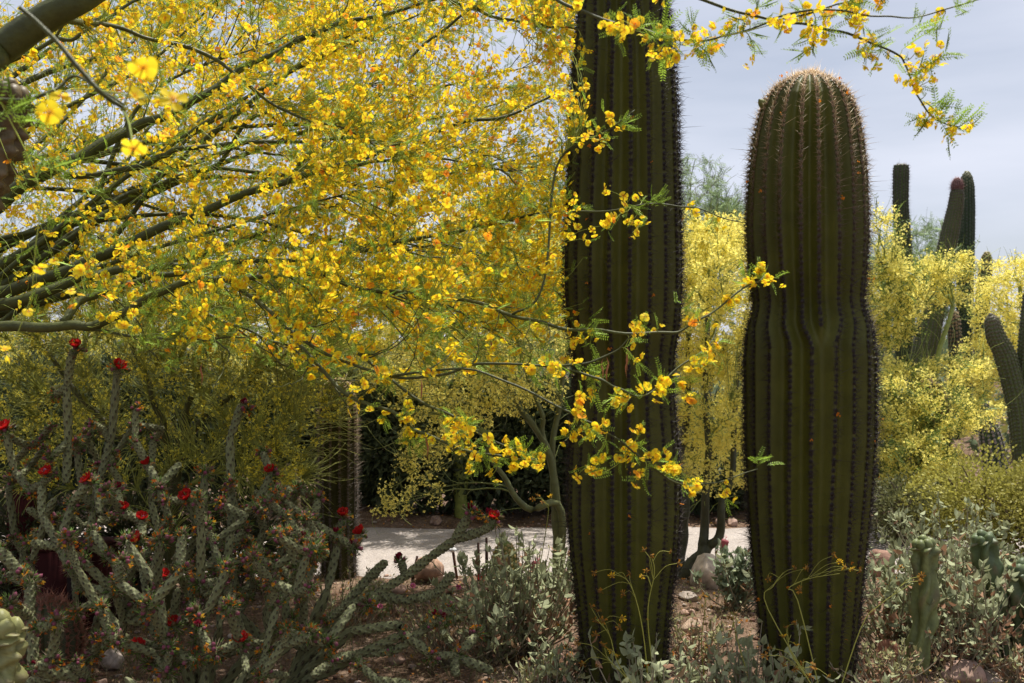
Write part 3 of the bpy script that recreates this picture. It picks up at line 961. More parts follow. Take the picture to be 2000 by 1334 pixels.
# limbs traced along the photograph: rows (x, y, distance, thickness in pixels)
LIMBS = [
    [(-60, 640, 3.5, 24), (0, 639, 3.45, 21), (120, 637, 3.4, 19), (190, 633, 3.4, 18), (260, 600, 3.4, 17), (330, 562, 3.4, 15), (410, 544, 3.4, 13), (470, 565, 3.35, 9), (560, 640, 3.2, 8), (655, 752, 3.1, 8), (775, 812, 3.0, 7), (835, 852, 3.0, 6), (960, 890, 2.9, 5), (1060, 897, 2.9, 4)],
    [(120, 630, 3.42, 17), (165, 585, 3.5, 15), (230, 560, 3.55, 14), (300, 540, 3.6, 12), (370, 533, 3.65, 11), (470, 545, 3.7, 9), (600, 535, 3.7, 9), (715, 565, 3.6, 8), (890, 582, 3.4, 7), (1000, 615, 3.2, 7), (1100, 640, 3.1, 7), (1200, 648, 3.0, 6), (1310, 650, 3.0, 5), (1370, 622, 3.0, 4), (1460, 560, 3.05, 4), (1500, 537, 3.1, 3)],
    [(-60, 612, 4.0, 30), (0, 597, 4.0, 26), (80, 575, 4.0, 22), (150, 545, 4.05, 19), (225, 530, 4.1, 17), (300, 523, 4.1, 14), (425, 515, 4.2, 11), (600, 505, 4.2, 8), (700, 490, 4.2, 7), (875, 455, 4.0, 7), (950, 440, 3.8, 6), (1075, 415, 3.6, 5), (1150, 415, 3.4, 5), (1280, 400, 3.3, 4), (1360, 408, 3.3, 3), (1450, 437, 3.3, 2)],
    [(-60, 590, 4.3, 32), (0, 572, 4.3, 28), (100, 540, 4.3, 24), (200, 500, 4.3, 22), (340, 435, 4.3, 19), (500, 372, 4.3, 15), (600, 342, 4.3, 12), (775, 285, 4.3, 9), (900, 240, 4.3, 8), (995, 225, 4.3, 6), (1100, 175, 4.4, 4)],
    [(-60, 560, 4.6, 24), (0, 520, 4.6, 20), (75, 475, 4.6, 18), (125, 445, 4.6, 16), (200, 405, 4.6, 12), (280, 370, 4.7, 10), (420, 330, 4.8, 8), (600, 345, 4.8, 8), (725, 318, 4.8, 7), (850, 310, 4.8, 5), (1000, 335, 4.8, 4)],
    [(-60, 440, 3.9, 34), (0, 398, 3.9, 30), (60, 350, 3.9, 27), (150, 310, 3.9, 24), (250, 255, 4.0, 21), (310, 230, 4.0, 18), (380, 195, 4.1, 15), (500, 120, 4.2, 13), (600, 72, 4.3, 12), (667, 45, 4.3, 10), (800, 15, 4.4, 7), (950, -40, 4.5, 5)],
    [(125, 345, 3.95, 14), (230, 335, 4.0, 13), (310, 310, 4.0, 12), (345, 293, 4.0, 11), (470, 280, 4.1, 9), (640, 273, 4.2, 7), (760, 268, 4.2, 5), (900, 290, 4.2, 3)],
    [(-80, 170, 2.5, 66), (0, 100, 2.5, 62), (70, 48, 2.5, 58), (150, 3, 2.5, 54), (250, -50, 2.6, 44), (450, -120, 2.8, 34), (750, -150, 2.8, 26), (1000, -60, 2.6, 14), (1090, 0, 2.4, 10), (1170, 35, 2.3, 9), (1260, 60, 2.25, 8), (1340, 80, 2.2, 7), (1420, 70, 2.2, 6), (1500, 45, 2.2, 6), (1600, 20, 2.2, 5), (1700, -10, 2.2, 4)],
    [(750, -150, 2.8, 20), (1000, -110, 2.5, 14), (1250, -40, 2.3, 11), (1400, 10, 2.25, 9), (1500, 38, 2.2, 8), (1570, 48, 2.2, 7), (1650, 65, 2.2, 7), (1740, 100, 2.2, 6), (1768, 125, 2.2, 5), (1790, 185, 2.2, 5), (1830, 235, 2.2, 4), (1870, 247, 2.2, 3)],
    [(1500, 38, 2.2, 6), (1600, 18, 2.15, 6), (1700, 30, 2.1, 5), (1790, 33, 2.1, 4), (1880, 8, 2.1, 3), (1940, -8, 2.1, 2)],
    [(100, 30, 2.55, 20), (160, 45, 2.8, 12), (220, 50, 3.0, 9), (290, 75, 3.1, 8), (390, 100, 3.2, 8), (460, 145, 3.2, 7), (520, 195, 3.3, 6), (600, 235, 3.3, 5), (670, 250, 3.3, 4), (760, 300, 3.3, 3)],
    [(0, 132, 3.4, 8), (100, 82, 3.4, 8), (160, 68, 3.4, 7), (270, 0, 3.5, 6), (400, -20, 3.5, 5)],
    [(420, 330, 4.8, 9), (510, 220, 4.6, 8), (600, 305, 4.6, 2)],
    [(560, 355, 4.3, 9), (600, 305, 4.3, 9), (660, 260, 4.35, 8), (715, 215, 4.4, 8), (765, 155, 4.4, 7), (825, 90, 4.5, 6), (910, 25, 4.5, 5), (960, -30, 4.5, 3)],
    [(650, -60, 4.0, 10), (760, -40, 4.0, 9), (880, 0, 4.0, 8), (960, 30, 4.0, 7), (1040, 48, 3.9, 5), (1130, 57, 3.9, 3)],
    [(560, 640, 3.2, 7), (635, 690, 3.1, 7), (765, 735, 2.95, 6), (860, 732, 2.9, 6), (940, 710, 2.9, 6), (1050, 714, 2.85, 5), (1130, 712, 2.8, 5), (1195, 690, 2.8, 4), (1240, 650, 2.8, 2)],
    [(700, 690, 3.1, 6), (815, 780, 3.0, 6), (880, 810, 2.9, 5), (955, 858, 2.9, 4), (1030, 885, 2.9, 2)],
    [(765, 735, 2.95, 6), (900, 720, 2.85, 5), (1000, 750, 2.8, 5), (1112, 805, 2.75, 5), (1150, 824, 2.7, 5), (1195, 850, 2.7, 4), (1240, 884, 2.7, 4), (1305, 935, 2.7, 2)],
    [(1050, 714, 2.85, 5), (1120, 725, 2.8, 5), (1172, 741, 2.75, 6), (1210, 760, 2.75, 5), (1262, 772, 2.75, 4), (1322, 720, 2.8, 4), (1382, 677, 2.85, 3), (1400, 640, 2.9, 2)],
    [(1000, 615, 3.2, 5), (1060, 560, 3.2, 5), (1090, 320, 3.4, 5), (1180, 260, 3.3, 4), (1240, 215, 3.3, 2)],
    [(1240, 884, 2.7, 4), (1290, 925, 2.75, 4), (1330, 945, 2.8, 4), (1400, 942, 2.9, 3), (1480, 915, 3.0, 2)],
    [(330, 562, 3.4, 9), (370, 600, 3.4, 8), (440, 628, 3.4, 7), (520, 660, 3.35, 5), (600, 700, 3.3, 4), (680, 790, 3.2, 3)],
    [(150, 640, 3.4, 8), (260, 655, 3.4, 6), (350, 662, 3.35, 5), (420, 662, 3.3, 4), (500, 655, 3.3, 3)],
    [(40, 15, 1.25, 9), (110, 80, 1.25, 10), (190, 175, 1.25, 10), (240, 215, 1.28, 8), (262, 300, 1.3, 6)],
    [(-40, 160, 1.7, 9), (0, 195, 1.7, 8), (90, 185, 1.72, 7), (150, 150, 1.75, 5), (240, 205, 1.6, 4)],
]
DEEP = []
for k in range(27):                              # limbs further into the crown, fanning out from the trunk
    e = W(rng.uniform(420, 1130), rng.uniform(-180, 560), rng.uniform(4.8, 7.0)) if k < 24 else W(rng.uniform(-700, 800), rng.uniform(-900, -300), rng.uniform(3.4, 6.2))  # the last few rise above the view, added to carry the shading crown
    s0 = crotch + A(rng.normal(0, 0.08), rng.normal(0.15, 0.1), rng.uniform(0.0, 1.2))
    m1 = s0 * 0.62 + e * 0.38 + A(0, 0, rng.uniform(-0.1, 0.35)) + rng.normal(0, 0.08, 3)
    m2 = s0 * 0.3 + e * 0.7 + A(0, 0, rng.uniform(-0.05, 0.2)) + rng.normal(0, 0.08, 3)
    DEEP.append(poly(np.array([s0, m1, m2, e]), 40))

limb_P = []
for L in LIMBS:
    L = np.array(L, float)
    pts = np.array([W(*r[:3]) for r in L])
    rad = L[:, 3] / 2 / F * L[:, 2] * np.where((L[:, 0] > 900) & (L[:, 2] < 2.6), 0.72, 1.0)
    if L[0, 0] < 0 and len(limb_P) < 8:          # run back to the trunk
        st = crotch + A(0.0, 0.0, np.clip((560 - L[0, 1]) / 560 * 1.2, 0, 1.4))
        pts = np.vstack([st, st * 0.5 + pts[0] * 0.5 + A(0, 0, -0.03), pts])
        rad = np.concatenate([[rad[0] * 1.3, rad[0] * 1.15], rad])
    n = max(24, 6 * len(pts))
    pr = poly(np.column_stack([pts, rad]), n)
    p, r = pr[:, :3], np.maximum(pr[:, 3], 0.0016)
    p = p + (0.004 if L[0, 2] > 3.2 else 0.0012) * np.sin(np.arange(n)[:, None] * A(1.1, 1.7, 1.3) * 0.7 + A(0, 1, 2) + len(limb_P))
    b = MB()
    b.tubes(p[None], r[None], k=8 if rad.max() > 0.012 else 6, col=BARK * rng.uniform(0.85, 1.15), cap=True)
    b.build('limb', M_bark, fg, smooth=True)
    limb_P.append(p)
for p in DEEP:
    r = np.linspace(rng.uniform(0.014, 0.024), 0.0035, len(p))
    b = MB()
    b.tubes(p[None], r[None], k=7, col=BARK * rng.uniform(0.85, 1.15))
    b.build('limb', M_bark, fg, smooth=True)

S = np.concatenate([poly(p, 80) for p in limb_P[:23]] + [poly(p, 60) for p in DEEP])
Tn = np.concatenate([nrm(np.gradient(poly(p, 80), axis=0)) for p in limb_P[:23]] + [nrm(np.gradient(poly(p, 60), axis=0)) for p in DEEP])


def pick(n, x0, x1, y0, y1, d0, d1, keep=None):
    px = rng.uniform(x0, x1, n)
    py = rng.uniform(y0, y1, n)
    D = rng.uniform(d0, d1, n)
    if keep is not None:
        k = keep(px, py)
        px, py, D = px[k], py[k], D[k]
    return np.stack([(px - 1000) / F * D, D, EYE - (py - 667) / F * D], -1)


def canopy_keep(px, py):
    u_ = rng.uniform(size=len(px))
    low = 545 + 70 * np.clip(px / 500, 0, 1)
    p = np.where(py < low, 1.0, np.clip(1 - (py - low) / 150, 0, 1))
    for (cx, cy, rx, ry, s_) in ((985, 95, 95, 55, 0.9), (1050, 250, 80, 40, 0.85), (700, 150, 70, 45, 0.5), (430, 60, 60, 40, 0.5), (870, 60, 60, 35, 0.6), (760, 330, 60, 30, 0.4), (1000, 330, 60, 40, 0.6)):
        p = p * (1 - s_ * np.exp(-((px - cx) / rx) ** 2 - ((py - cy) / ry) ** 2))
    p = np.where(px > 1100, p * np.clip(1 - (px - 1100) / 60, 0, 1), p)
    p = p * (0.35 + 0.65 * np.clip((px + 100) / 500, 0, 1))
    return u_ < p


root_pt = crotch + A(0, 0, 0.5)
lv2_t = np.concatenate([pick(420, -100, 1130, -180, 600, 4.0, 7.0, canopy_keep), pick(40, -900, 150, -950, -170, 2.8, 6.0), pick(60, 250, 1080, 560, 760, 2.8, 4.0)])  # includes unseen overhead branchlets, added as part of the shading crown
tw2, _, ln2 = twigs_to(lv2_t, S, Tn, root_pt, bf=0.5, n=10, gnarl=0.012)
s2, t2 = samples_of(tw2)
S2, T2 = np.concatenate([S, s2]), np.concatenate([Tn, t2])
cl_t = np.concatenate([pick(650, -100, 700, -60, 640, 4.2, 5.1, canopy_keep), pick(4200, -100, 700, -90, 640, 5.1, 7.2, canopy_keep), pick(3400, 600, 1140, -90, 640, 4.6, 6.9, canopy_keep), pick(500, 600, 1140, -170, 640, 3.4, 4.2, canopy_keep), pick(260, -900, 150, -950, -170, 2.8, 6.0), pick(420, -60, 1100, -100, 560, 2.7, 3.6, canopy_keep),  # the group far above the view is crown added to cast shade below
                       pick(120, 300, 1110, 560, 730, 2.9, 4.2, lambda a, c: c < 640 + 0.09 * a)])
tw3, _, ln3 = twigs_to(cl_t, S2, T2, root_pt, bf=0.3, n=6, gnarl=0.02)
ok = ln3 < 0.85
tw3, cl_t, ln3 = tw3[ok], cl_t[ok], ln3[ok]
# clusters on the traced outer limbs
extra_c = []
for li in (0, 1, 2, 7, 8, 9, 15, 16, 17, 18, 19, 20, 21, 22):
    p = limb_P[li]
    start = {0: 0.5, 1: 0.42, 2: 0.6, 7: 0.62, 8: 0.35, 9: 0.05, 15: 0.1, 16: 0.2, 17: 0.35, 18: 0.25, 19: 0.55, 20: 0.1, 21: 0.2, 22: 0.3}[li]
    arc = np.linalg.norm(np.diff(p, axis=0), axis=1).sum() * (1 - start)
    n = int(arc / {7: 0.06, 8: 0.075, 9: 0.12, 19: 0.2, 20: 0.2}.get(li, 0.075)) + 1
    q = poly(p, 400)[int(start * 400):]
    i = rng.integers(0, len(q), n)
    extra_c.append(q[i] + rdir(n) * rng.uniform(0.01, 0.075, (n, 1)) + A(0, 0, -0.012))
extra_c = np.concatenate(extra_c)
hang = [(1255, 632, 2.75), (1240, 640, 2.75), (1200, 775, 2.7), (1215, 790, 2.7), (1290, 765, 2.7), (1310, 740, 2.7), (1265, 890, 2.65), (1290, 885, 2.65), (1245, 935, 2.65), (1310, 905, 2.65),
        (1130, 925, 2.7), (1165, 930, 2.7), (1135, 770, 2.75), (1175, 830, 2.7), (1110, 850, 2.7), (1250, 845, 2.7), (990, 870, 2.8), (1020, 885, 2.8), (1045, 900, 2.8), (960, 860, 2.8), (915, 905, 2.85),
        (880, 865, 2.9), (730, 720, 2.9), (705, 760, 2.95), (690, 805, 2.95), (1180, 440, 3.1), (1150, 470, 3.1), (1200, 430, 3.1), (1235, 455, 3.1), (1115, 385, 3.2), (1185, 370, 3.2), (1155, 255, 3.2), (1165, 295, 3.2), (1120, 270, 3.2),
        (1475, 515, 3.05), (1488, 540, 3.05), (1790, 100, 2.15), (1830, 115, 2.15), (1820, 150, 2.15), (1845, 105, 2.15), (1770, 145, 2.15), (1830, 225, 2.2), (1800, 235, 2.2), (1195, 50, 2.1), (1205, 35, 2.1), (1300, 75, 2.15), (1385, 60, 2.1), (1510, 25, 1.9), (1530, 15, 1.9),
        (1690, 100, 2.15), (1580, 72, 2.15), (1300, 10, 2.2), (1345, 775, 2.8), (1385, 690, 2.8), (1360, 720, 2.8), (20, 690, 1.9), (140, 585, 2.2), (105, 510, 2.6)]
hang = np.array([W(*h) for h in hang])
S3 = np.concatenate([poly(p, 160) for p in limb_P])
T3 = np.concatenate([nrm(np.gradient(poly(p, 160), axis=0)) for p in limb_P])
tw4, _, ln4 = twigs_to(np.concatenate([extra_c, hang]), S3, T3, root_pt, bf=0.02, n=6, gnarl=0.02)
cl4 = np.concatenate([extra_c, hang])
# bare fine shoots, so the crown keeps its fans of thin green lines
fine_t = np.concatenate([pick(3800, -100, 1150, -110, 720, 3.4, 6.6, canopy_keep), pick(700, 150, 1100, 560, 800, 3.0, 4.4, lambda a, c: c < 640 + 0.12 * a)])
tw5, _, ln5 = twigs_to(fine_t, S2, T2, root_pt, bf=0.55, n=6, gnarl=0.012)
ok = ln5 < 1.1
tw5, fine_t = tw5[ok], fine_t[ok]

b = MB()
tap = np.linspace(1, 0.35, 10)[None]
b.tubes(tw2, (0.0022 + 0.003 * np.clip(ln2, 0, 1))[:, None] * tap, k=5, colN=BARK * rng.uniform(0.8, 1.2, (len(tw2), 1)))
b.build('branchlets', M_bark, fg, smooth=True, stuff=True)
b = MB()
tap = np.linspace(1, 0.4, 6)[None]
GRN = A(0.26, 0.31, 0.045)
b.tubes(tw3, np.full((len(tw3), 1), 0.0017) * tap, k=3, colN=GRN * rng.uniform(0.7, 1.2, (len(tw3), 1)))
b.tubes(tw4, np.full((len(tw4), 1), 0.0016) * tap, k=3, colN=GRN * rng.uniform(0.8, 1.3, (len(tw4), 1)))
b.tubes(tw5, np.full((len(tw5), 1), 0.0015) * tap, k=3, colN=GRN * rng.uniform(0.7, 1.2, (len(tw5), 1)))
b.build('twigs', M_twig, fg, smooth=True, stuff=True)

# flowers: positions around the shoots' outer halves
def cluster_flowers(tw, lo, hi, spread):
    n = rng.integers(lo, hi + 1, len(tw))
    idx = np.repeat(np.arange(len(tw)), n)
    t = rng.uniform(0.35, 1.05, len(idx))
    k = tw.shape[1] - 1
    f_ = np.clip(t, 0, 1) * k
    i0 = np.minimum(f_.astype(int), k - 1)
    fr = (f_ - i0)[:, None]
    p = tw[idx, i0] * (1 - fr) + tw[idx, i0 + 1] * fr
    off = rdir(len(idx)) * (spread * rng.uniform(0.3, 1.0, (len(idx), 1)))
    off[:, 2] -= spread * 0.2
    return p + off, nrm(off + rdir(len(idx)) * spread * 0.6)


p3, n3 = cluster_flowers(tw3, 3, 8, 0.036)
p4, n4 = cluster_flowers(tw4, 2, 4, 0.024)
p4 = np.concatenate([p4, hang + rdir(len(hang)) * 0.012, hang + rdir(len(hang)) * 0.022])
n4 = np.concatenate([n4, rdir(2 * len(hang))])
near_c = np.array([W(97, 220, 1.15), W(280, 132, 1.02), W(338, 195, 1.05), W(262, 290, 1.12), W(118, 188, 1.5), W(262, 188, 1.3)])
near_n = nrm(np.array([[0.2, -1, -0.2], [0.5, -0.7, -0.5], [0.3, -0.5, 0.4], [-0.2, -0.6, -0.7], [0, -0.8, 0.5], [0.6, -0.3, 0.3]]))
fp = np.concatenate([p3, p4])
fn = np.concatenate([n3, n4])
fn = nrm(fn + A(0, -0.25, -0.1))
fsz = rng.uniform(0.023, 0.035, len(fp)) * np.where(fp[:, 1] < 2.45, 0.82, np.where(fp[:, 1] > 4.6, 1.12, 1.0))
aged = rng.uniform(size=len(fp)) < 0.035
fmul = rng.uniform(0.82, 1.1, (len(fp), 1)) * np.where(aged[:, None], A(1.0, 0.52, 0.9), A(1, 1, 1))
fmul = fmul * (1 + rng.normal(0, 0.05, (len(fp), 3)) * A(0.3, 1, 0.5))
app = fsz / np.linalg.norm(fp - A(0, 0, EYE), axis=1)
vis = (np.abs(fp[:, 0] / fp[:, 1]) < 0.53) & (np.abs((fp[:, 2] - EYE) / fp[:, 1]) < 0.36)
order = np.argsort(-np.where(vis, app, 0))
big = order[:290]
rest = order[290:]
b = MB()
kind_ = rng.integers(0, 6, len(rest))
for k in range(6):
    m = rest[kind_ == k]
    nr = fp[m][:, 1] < 3.9
    b.scatter(FL_STD[k], fp[m[nr]], frames(fn[m[nr]]), fsz[m[nr]], cmul=fmul[m[nr]])
    m = m[~nr]
    b.scatter(FL_LOW[k], fp[m], frames(fn[m]), fsz[m], cmul=fmul[m])
b.build('blossoms', M_petal, fg, stuff=True)
FL_MESH = []
for k in range(6):
    for tint in ((1, 1, 1), (1.0, 0.93, 1), (1.03, 0.6, 0.9)):
        q = MB()
        q.scatter(FL_RICH[k], np.zeros((1, 3)), np.eye(3)[None], np.ones(1), cmul=np.array([tint]))
        FL_MESH.append(q.mesh('flower', M_petal))
for i in big:
    k = rng.integers(0, 6) * 3 + (2 if aged[i] else rng.integers(0, 2))
    inst('flower', FL_MESH[k], fg, fp[i], frames(fn[i:i + 1])[0], fsz[i])
for p, n in zip(near_c, near_n):
    inst('flower', FL_MESH[rng.integers(0, 4) * 3], fg, p, frames(n[None])[0], 0.03)
# thin stalks to the two nearest flower groups
b = MB()
st = W(240, 215, 1.28)
for p in near_c:
    q = st if p[0] > -0.47 else W(90, 185, 1.72)
    b.tubes(poly(np.array([q, q * 0.5 + p * 0.5 + A(0, 0, 0.01), p]), 6)[None], np.full((1, 6), 0.0011), k=4, col=GRN)
b.build('flower_stalks', M_twig, fg, stuff=True)
# buds
nb = 900
i = rng.integers(0, len(fp), nb)
BUD = (ICO1[0] * A(0.7, 0.7, 1.0), np.ones((len(ICO1[0]), 3)), ICO1[1])
b = MB()
b.scatter(BUD, fp[i] + rdir(nb) * 0.022, frames(rdir(nb)), rng.uniform(0.0025, 0.0042, nb), cset=A(0.4, 0.36, 0.04) * rng.uniform(0.6, 1.2, (nb, 1)))
b.build('buds', M_petal, fg, stuff=True)

# leaves
allt = np.concatenate([tw3, tw5])
n = 25000
i = rng.integers(0, len(allt), n)
j = rng.integers(1, 6, n)
lp = allt[i, j]
ld = nrm(allt[i, j] - allt[i, j - 1])
i4 = rng.integers(0, len(tw4), 900)
j4 = rng.integers(1, 6, 900)
lp = np.concatenate([lp, tw4[i4, j4]])
ld = np.concatenate([ld, nrm(tw4[i4, j4] - tw4[i4, j4 - 1])])
spray = []
for (px, py, D, n_) in ((1215, 240, 3.3, 12), (1480, 905, 3.0, 9), (1280, 395, 3.3, 14), (1160, 920, 2.7, 8), (1870, 245, 2.2, 12), (1790, 60, 2.1, 10), (1700, 80, 2.2, 12), (1880, 15, 2.1, 10), (1150, 645, 3.0, 12), (1150, 735, 2.8, 12), (1330, 600, 3.0, 6), (20, 230, 1.6, 14), (100, 330, 1.9, 10), (1340, 410, 3.3, 4), (1280, 90, 2.2, 6), (1840, 225, 2.2, 6)):
    c = W(px, py, D)
    spray.append((c + rng.normal(0, 0.012, (n_, 3)), nrm(A(0.6, 0, 0.35) + rng.normal(0, 0.45, (n_, 3)))))
lp = np.concatenate([lp] + [s_[0] for s_ in spray])
ld2 = np.concatenate([nrm(ld + rdir(len(ld)) * 0.9)] + [s_[1] for s_ in spray])
nL = len(lp)
ll = rng.uniform(0.03, 0.062, nL)
rot = frames(ld2)                                # local z along the leaf; template runs along y
rot = np.stack([rot[:, :, 0], rot[:, :, 2], -rot[:, :, 1]], 2)
b = MB()
kk = rng.integers(0, 4, nL)
for k in range(4):
    m = kk == k
    b.scatter(LEAF_T[k], lp[m], rot[m], ll[m], cmul=rng.uniform(0.75, 1.35, (m.sum(), 1)) * np.ones(3))
b.build('leaves', M_leaf, fg, stuff=True)
# dry seed pods
q = MB()
pp = poly(np.array([[0, 0, 0], [0.006, 0, -0.02], [0, 0.002, -0.045], [0.003, 0, -0.075]]), 9)
q.tubes(pp[None], np.array([[0.0006, 0.0008, 0.002, 0.003, 0.0028, 0.003, 0.002, 0.0008, 0.0003]]), k=5, col=(0.32, 0.13, 0.06))
PODM = q.mesh('seed_pod', M_cholla, smooth=True)
for (px, py, D) in ((1222, 690, 2.8), (1178, 700, 2.8), (1185, 698, 2.8), (835, 845, 3.0), (822, 740, 2.95), (535, 590, 3.4), (545, 560, 3.6), (700, 600, 3.6), (610, 690, 3.3), (960, 650, 3.2), (1225, 675, 2.8), (395, 710, 3.4)):
    inst('seed_pod', PODM, fg, W(px, py, D), frames(A(0, 0, 1)[None])[0], rng.uniform(0.8, 1.1))


# ------------------------------------------------------------------ trees behind
def crown_points(blobs):
    out = []
    for (px, py, D, rx, ry, rz, n) in blobs:
        c = W(px, py, D)
        u_ = rdir(n) * rng.uniform(0.25, 1.0, (n, 1)) ** (1 / 2.2)
        out.append(c + u_ * A(rx, ry, rz))
    return np.concatenate(out)


PALE = (0.97, 0.9, 0.25)
MINI = [mini_flower(s_, A(*PALE)) for s_ in range(5)]


def back_tree(label, base, stems, blobs, n_limb=24, per=7, fsize=0.017, yel=(1, 1, 1), spread=0.04, bark=(0.22, 0.26, 0.06), twig_r=0.0028, bare=1.5, group=None,
              leafy=0, leafcol=(0.12, 0.17, 0.06), name='palo_verde_tree', trunk_r=0.05, droop=0.0, bf=0.4, sub=True, trunk_c=None):
    root = thing(name, base, label, 'tree', group)
    bark = np.asarray(bark)
    SS, TT = [], []
    for s_ in stems:
        p = poly(np.vstack([[base[0], base[1], base[2] - 0.05], s_]), 30)
        r = np.linspace(trunk_r, trunk_r * 0.35, 30)
        b = MB()
        p = p + 0.008 * np.sin(np.arange(30)[:, None] * A(0.9, 1.3, 0.7) + len(SS))
        b.tubes(p[None], r[None], k=9, col=bark if trunk_c is None else trunk_c)
        b.build('trunk', M_bark, root, smooth=True)
        SS.append(p)
        TT.append(nrm(np.gradient(p, axis=0)))
    S_, T_ = np.concatenate(SS), np.concatenate(TT)
    pts = crown_points(blobs)
    top = np.asarray(base) + A(0, 0, 0.3)
    lim_t = pts[rng.choice(len(pts), n_limb, replace=False)]
    lw, _, ll_ = twigs_to(lim_t, S_, T_, top, bf=0.3, n=14, gnarl=0.02, droop=droop)
    for q in range(n_limb):
        b = MB()
        b.tubes(lw[q][None], np.linspace(0.007 + 0.011 * min(ll_[q], 1.5), 0.003, 14)[None], k=6, col=bark * rng.uniform(0.85, 1.2))
        b.build('limb', M_bark, root, smooth=True)
    s_, t_ = samples_of(lw)
    S_, T_ = np.concatenate([S_, s_]), np.concatenate([T_, t_])
    if sub:
        m_t = pts[rng.choice(len(pts), min(160, len(pts)), replace=False)]
        mw, _, ml = twigs_to(m_t, S_, T_, top, bf=bf, n=8, gnarl=0.02, droop=droop)
        s_, t_ = samples_of(mw)
        S_, T_ = np.concatenate([S_, s_]), np.concatenate([T_, t_])
    tw, _, tl = twigs_to(pts, S_, T_, top, bf=0.3, n=5, gnarl=0.02, droop=droop)
    b = MB()
    if sub:
        b.tubes(mw, (0.003 + 0.003 * np.clip(ml, 0, 1.2))[:, None] * np.linspace(1, 0.4, 8)[None], k=4, colN=bark * rng.uniform(0.8, 1.2, (len(mw), 1)))
    b.tubes(tw, np.full((len(tw), 1), twig_r) * np.linspace(1, 0.45, 5)[None], k=3, colN=bark * rng.uniform(0.7, 1.3, (len(tw), 1)))
    nb_ = int(len(pts) * bare)
    if nb_:
        e = pts[rng.integers(0, len(pts), nb_)] + rng.normal(0, 0.12, (nb_, 3))
        tb, _, _ = twigs_to(e, S_, T_, top, bf=0.5, n=5, gnarl=0.015, droop=droop)
        b.tubes(tb, np.full((nb_, 1), twig_r * 0.9) * np.linspace(1, 0.45, 5)[None], k=3, colN=bark * rng.uniform(0.8, 1.5, (nb_, 1)))
    b.build('twigs', M_twig, root, stuff=True)
    if per > 0:
        n = rng.poisson(per, len(tw))
        idx = np.repeat(np.arange(len(tw)), n)
        t = rng.uniform(0.25, 1.05, len(idx))
        f_ = np.clip(t, 0, 1) * 4
        i0 = np.minimum(f_.astype(int), 3)
        fr = (f_ - i0)[:, None]
        p = tw[idx, i0] * (1 - fr) + tw[idx, i0 + 1] * fr + rdir(len(idx)) * spread * rng.uniform(0.2, 1, (len(idx), 1))
        b = MB()
        kk_ = rng.integers(0, 5, len(p))
        for k in range(5):
            m = kk_ == k
            b.scatter(MINI[k], p[m], frames(rdir(m.sum(), 0.3)), rng.uniform(0.75, 1.25, m.sum()) * fsize,
                      cmul=rng.uniform(0.85, 1.1, (m.sum(), 1)) * np.asarray(yel))
        b.build('blossoms', M_pale, root, stuff=True)
    if leafy:
        n = leafy
        idx = rng.integers(0, len(tw), n)
        j_ = rng.integers(1, 5, n)
        p = tw[idx, j_]
        d_ = nrm(nrm(tw[idx, j_] - tw[idx, j_ - 1]) + rdir(n) * 1.0)
        r_ = frames(d_)
        r_ = np.stack([r_[:, :, 0], r_[:, :, 2], -r_[:, :, 1]], 2)
        tmpl = pinnate(6, 9, 0.35, leafcol)
        b = MB()
        b.scatter(tmpl, p, r_, rng.uniform(0.08, 0.15, n) * (fsize / 0.017), cmul=rng.uniform(0.7, 1.3, (n, 1)) * np.ones(3))
        b.build('leaves', M_leaf, root, stuff=True)
    return root


# twiggy tree in the shade behind the cholla, its green shoots fanning up to the right
back_tree('bushy green twigged palo verde fanning out behind the cholla, dimly flowered', GP(330, 5.9),
          [[W(330, 900, 5.9), W(300, 780, 5.9), W(250, 650, 6.0)], [W(350, 900, 5.9), W(420, 800, 5.9), W(560, 690, 6.0)], [W(340, 920, 5.9), W(380, 760, 6.0), W(430, 600, 6.2)],
           [W(320, 950, 5.8), W(180, 800, 5.8), W(60, 650, 5.9)]],
          [(200, 700, 6.0, 0.75, 0.6, 0.45, 380), (480, 680, 6.0, 0.75, 0.6, 0.45, 420), (60, 760, 6.0, 0.5, 0.5, 0.5, 200), (300, 560, 6.3, 0.9, 0.6, 0.4, 320), (540, 800, 5.8, 0.45, 0.4, 0.25, 160), (545, 905, 6.0, 0.2, 0.3, 0.15, 120), (420, 860, 5.9, 0.5, 0.4, 0.25, 90), (150, 870, 5.9, 0.6, 0.4, 0.3, 90)],
          n_limb=46, per=7, fsize=0.0165, yel=(1.0, 0.97, 0.5), bare=5.5, bark=(0.27, 0.29, 0.06), twig_r=0.003, trunk_c=(0.07, 0.07, 0.02), bf=0.6, trunk_r=0.03)
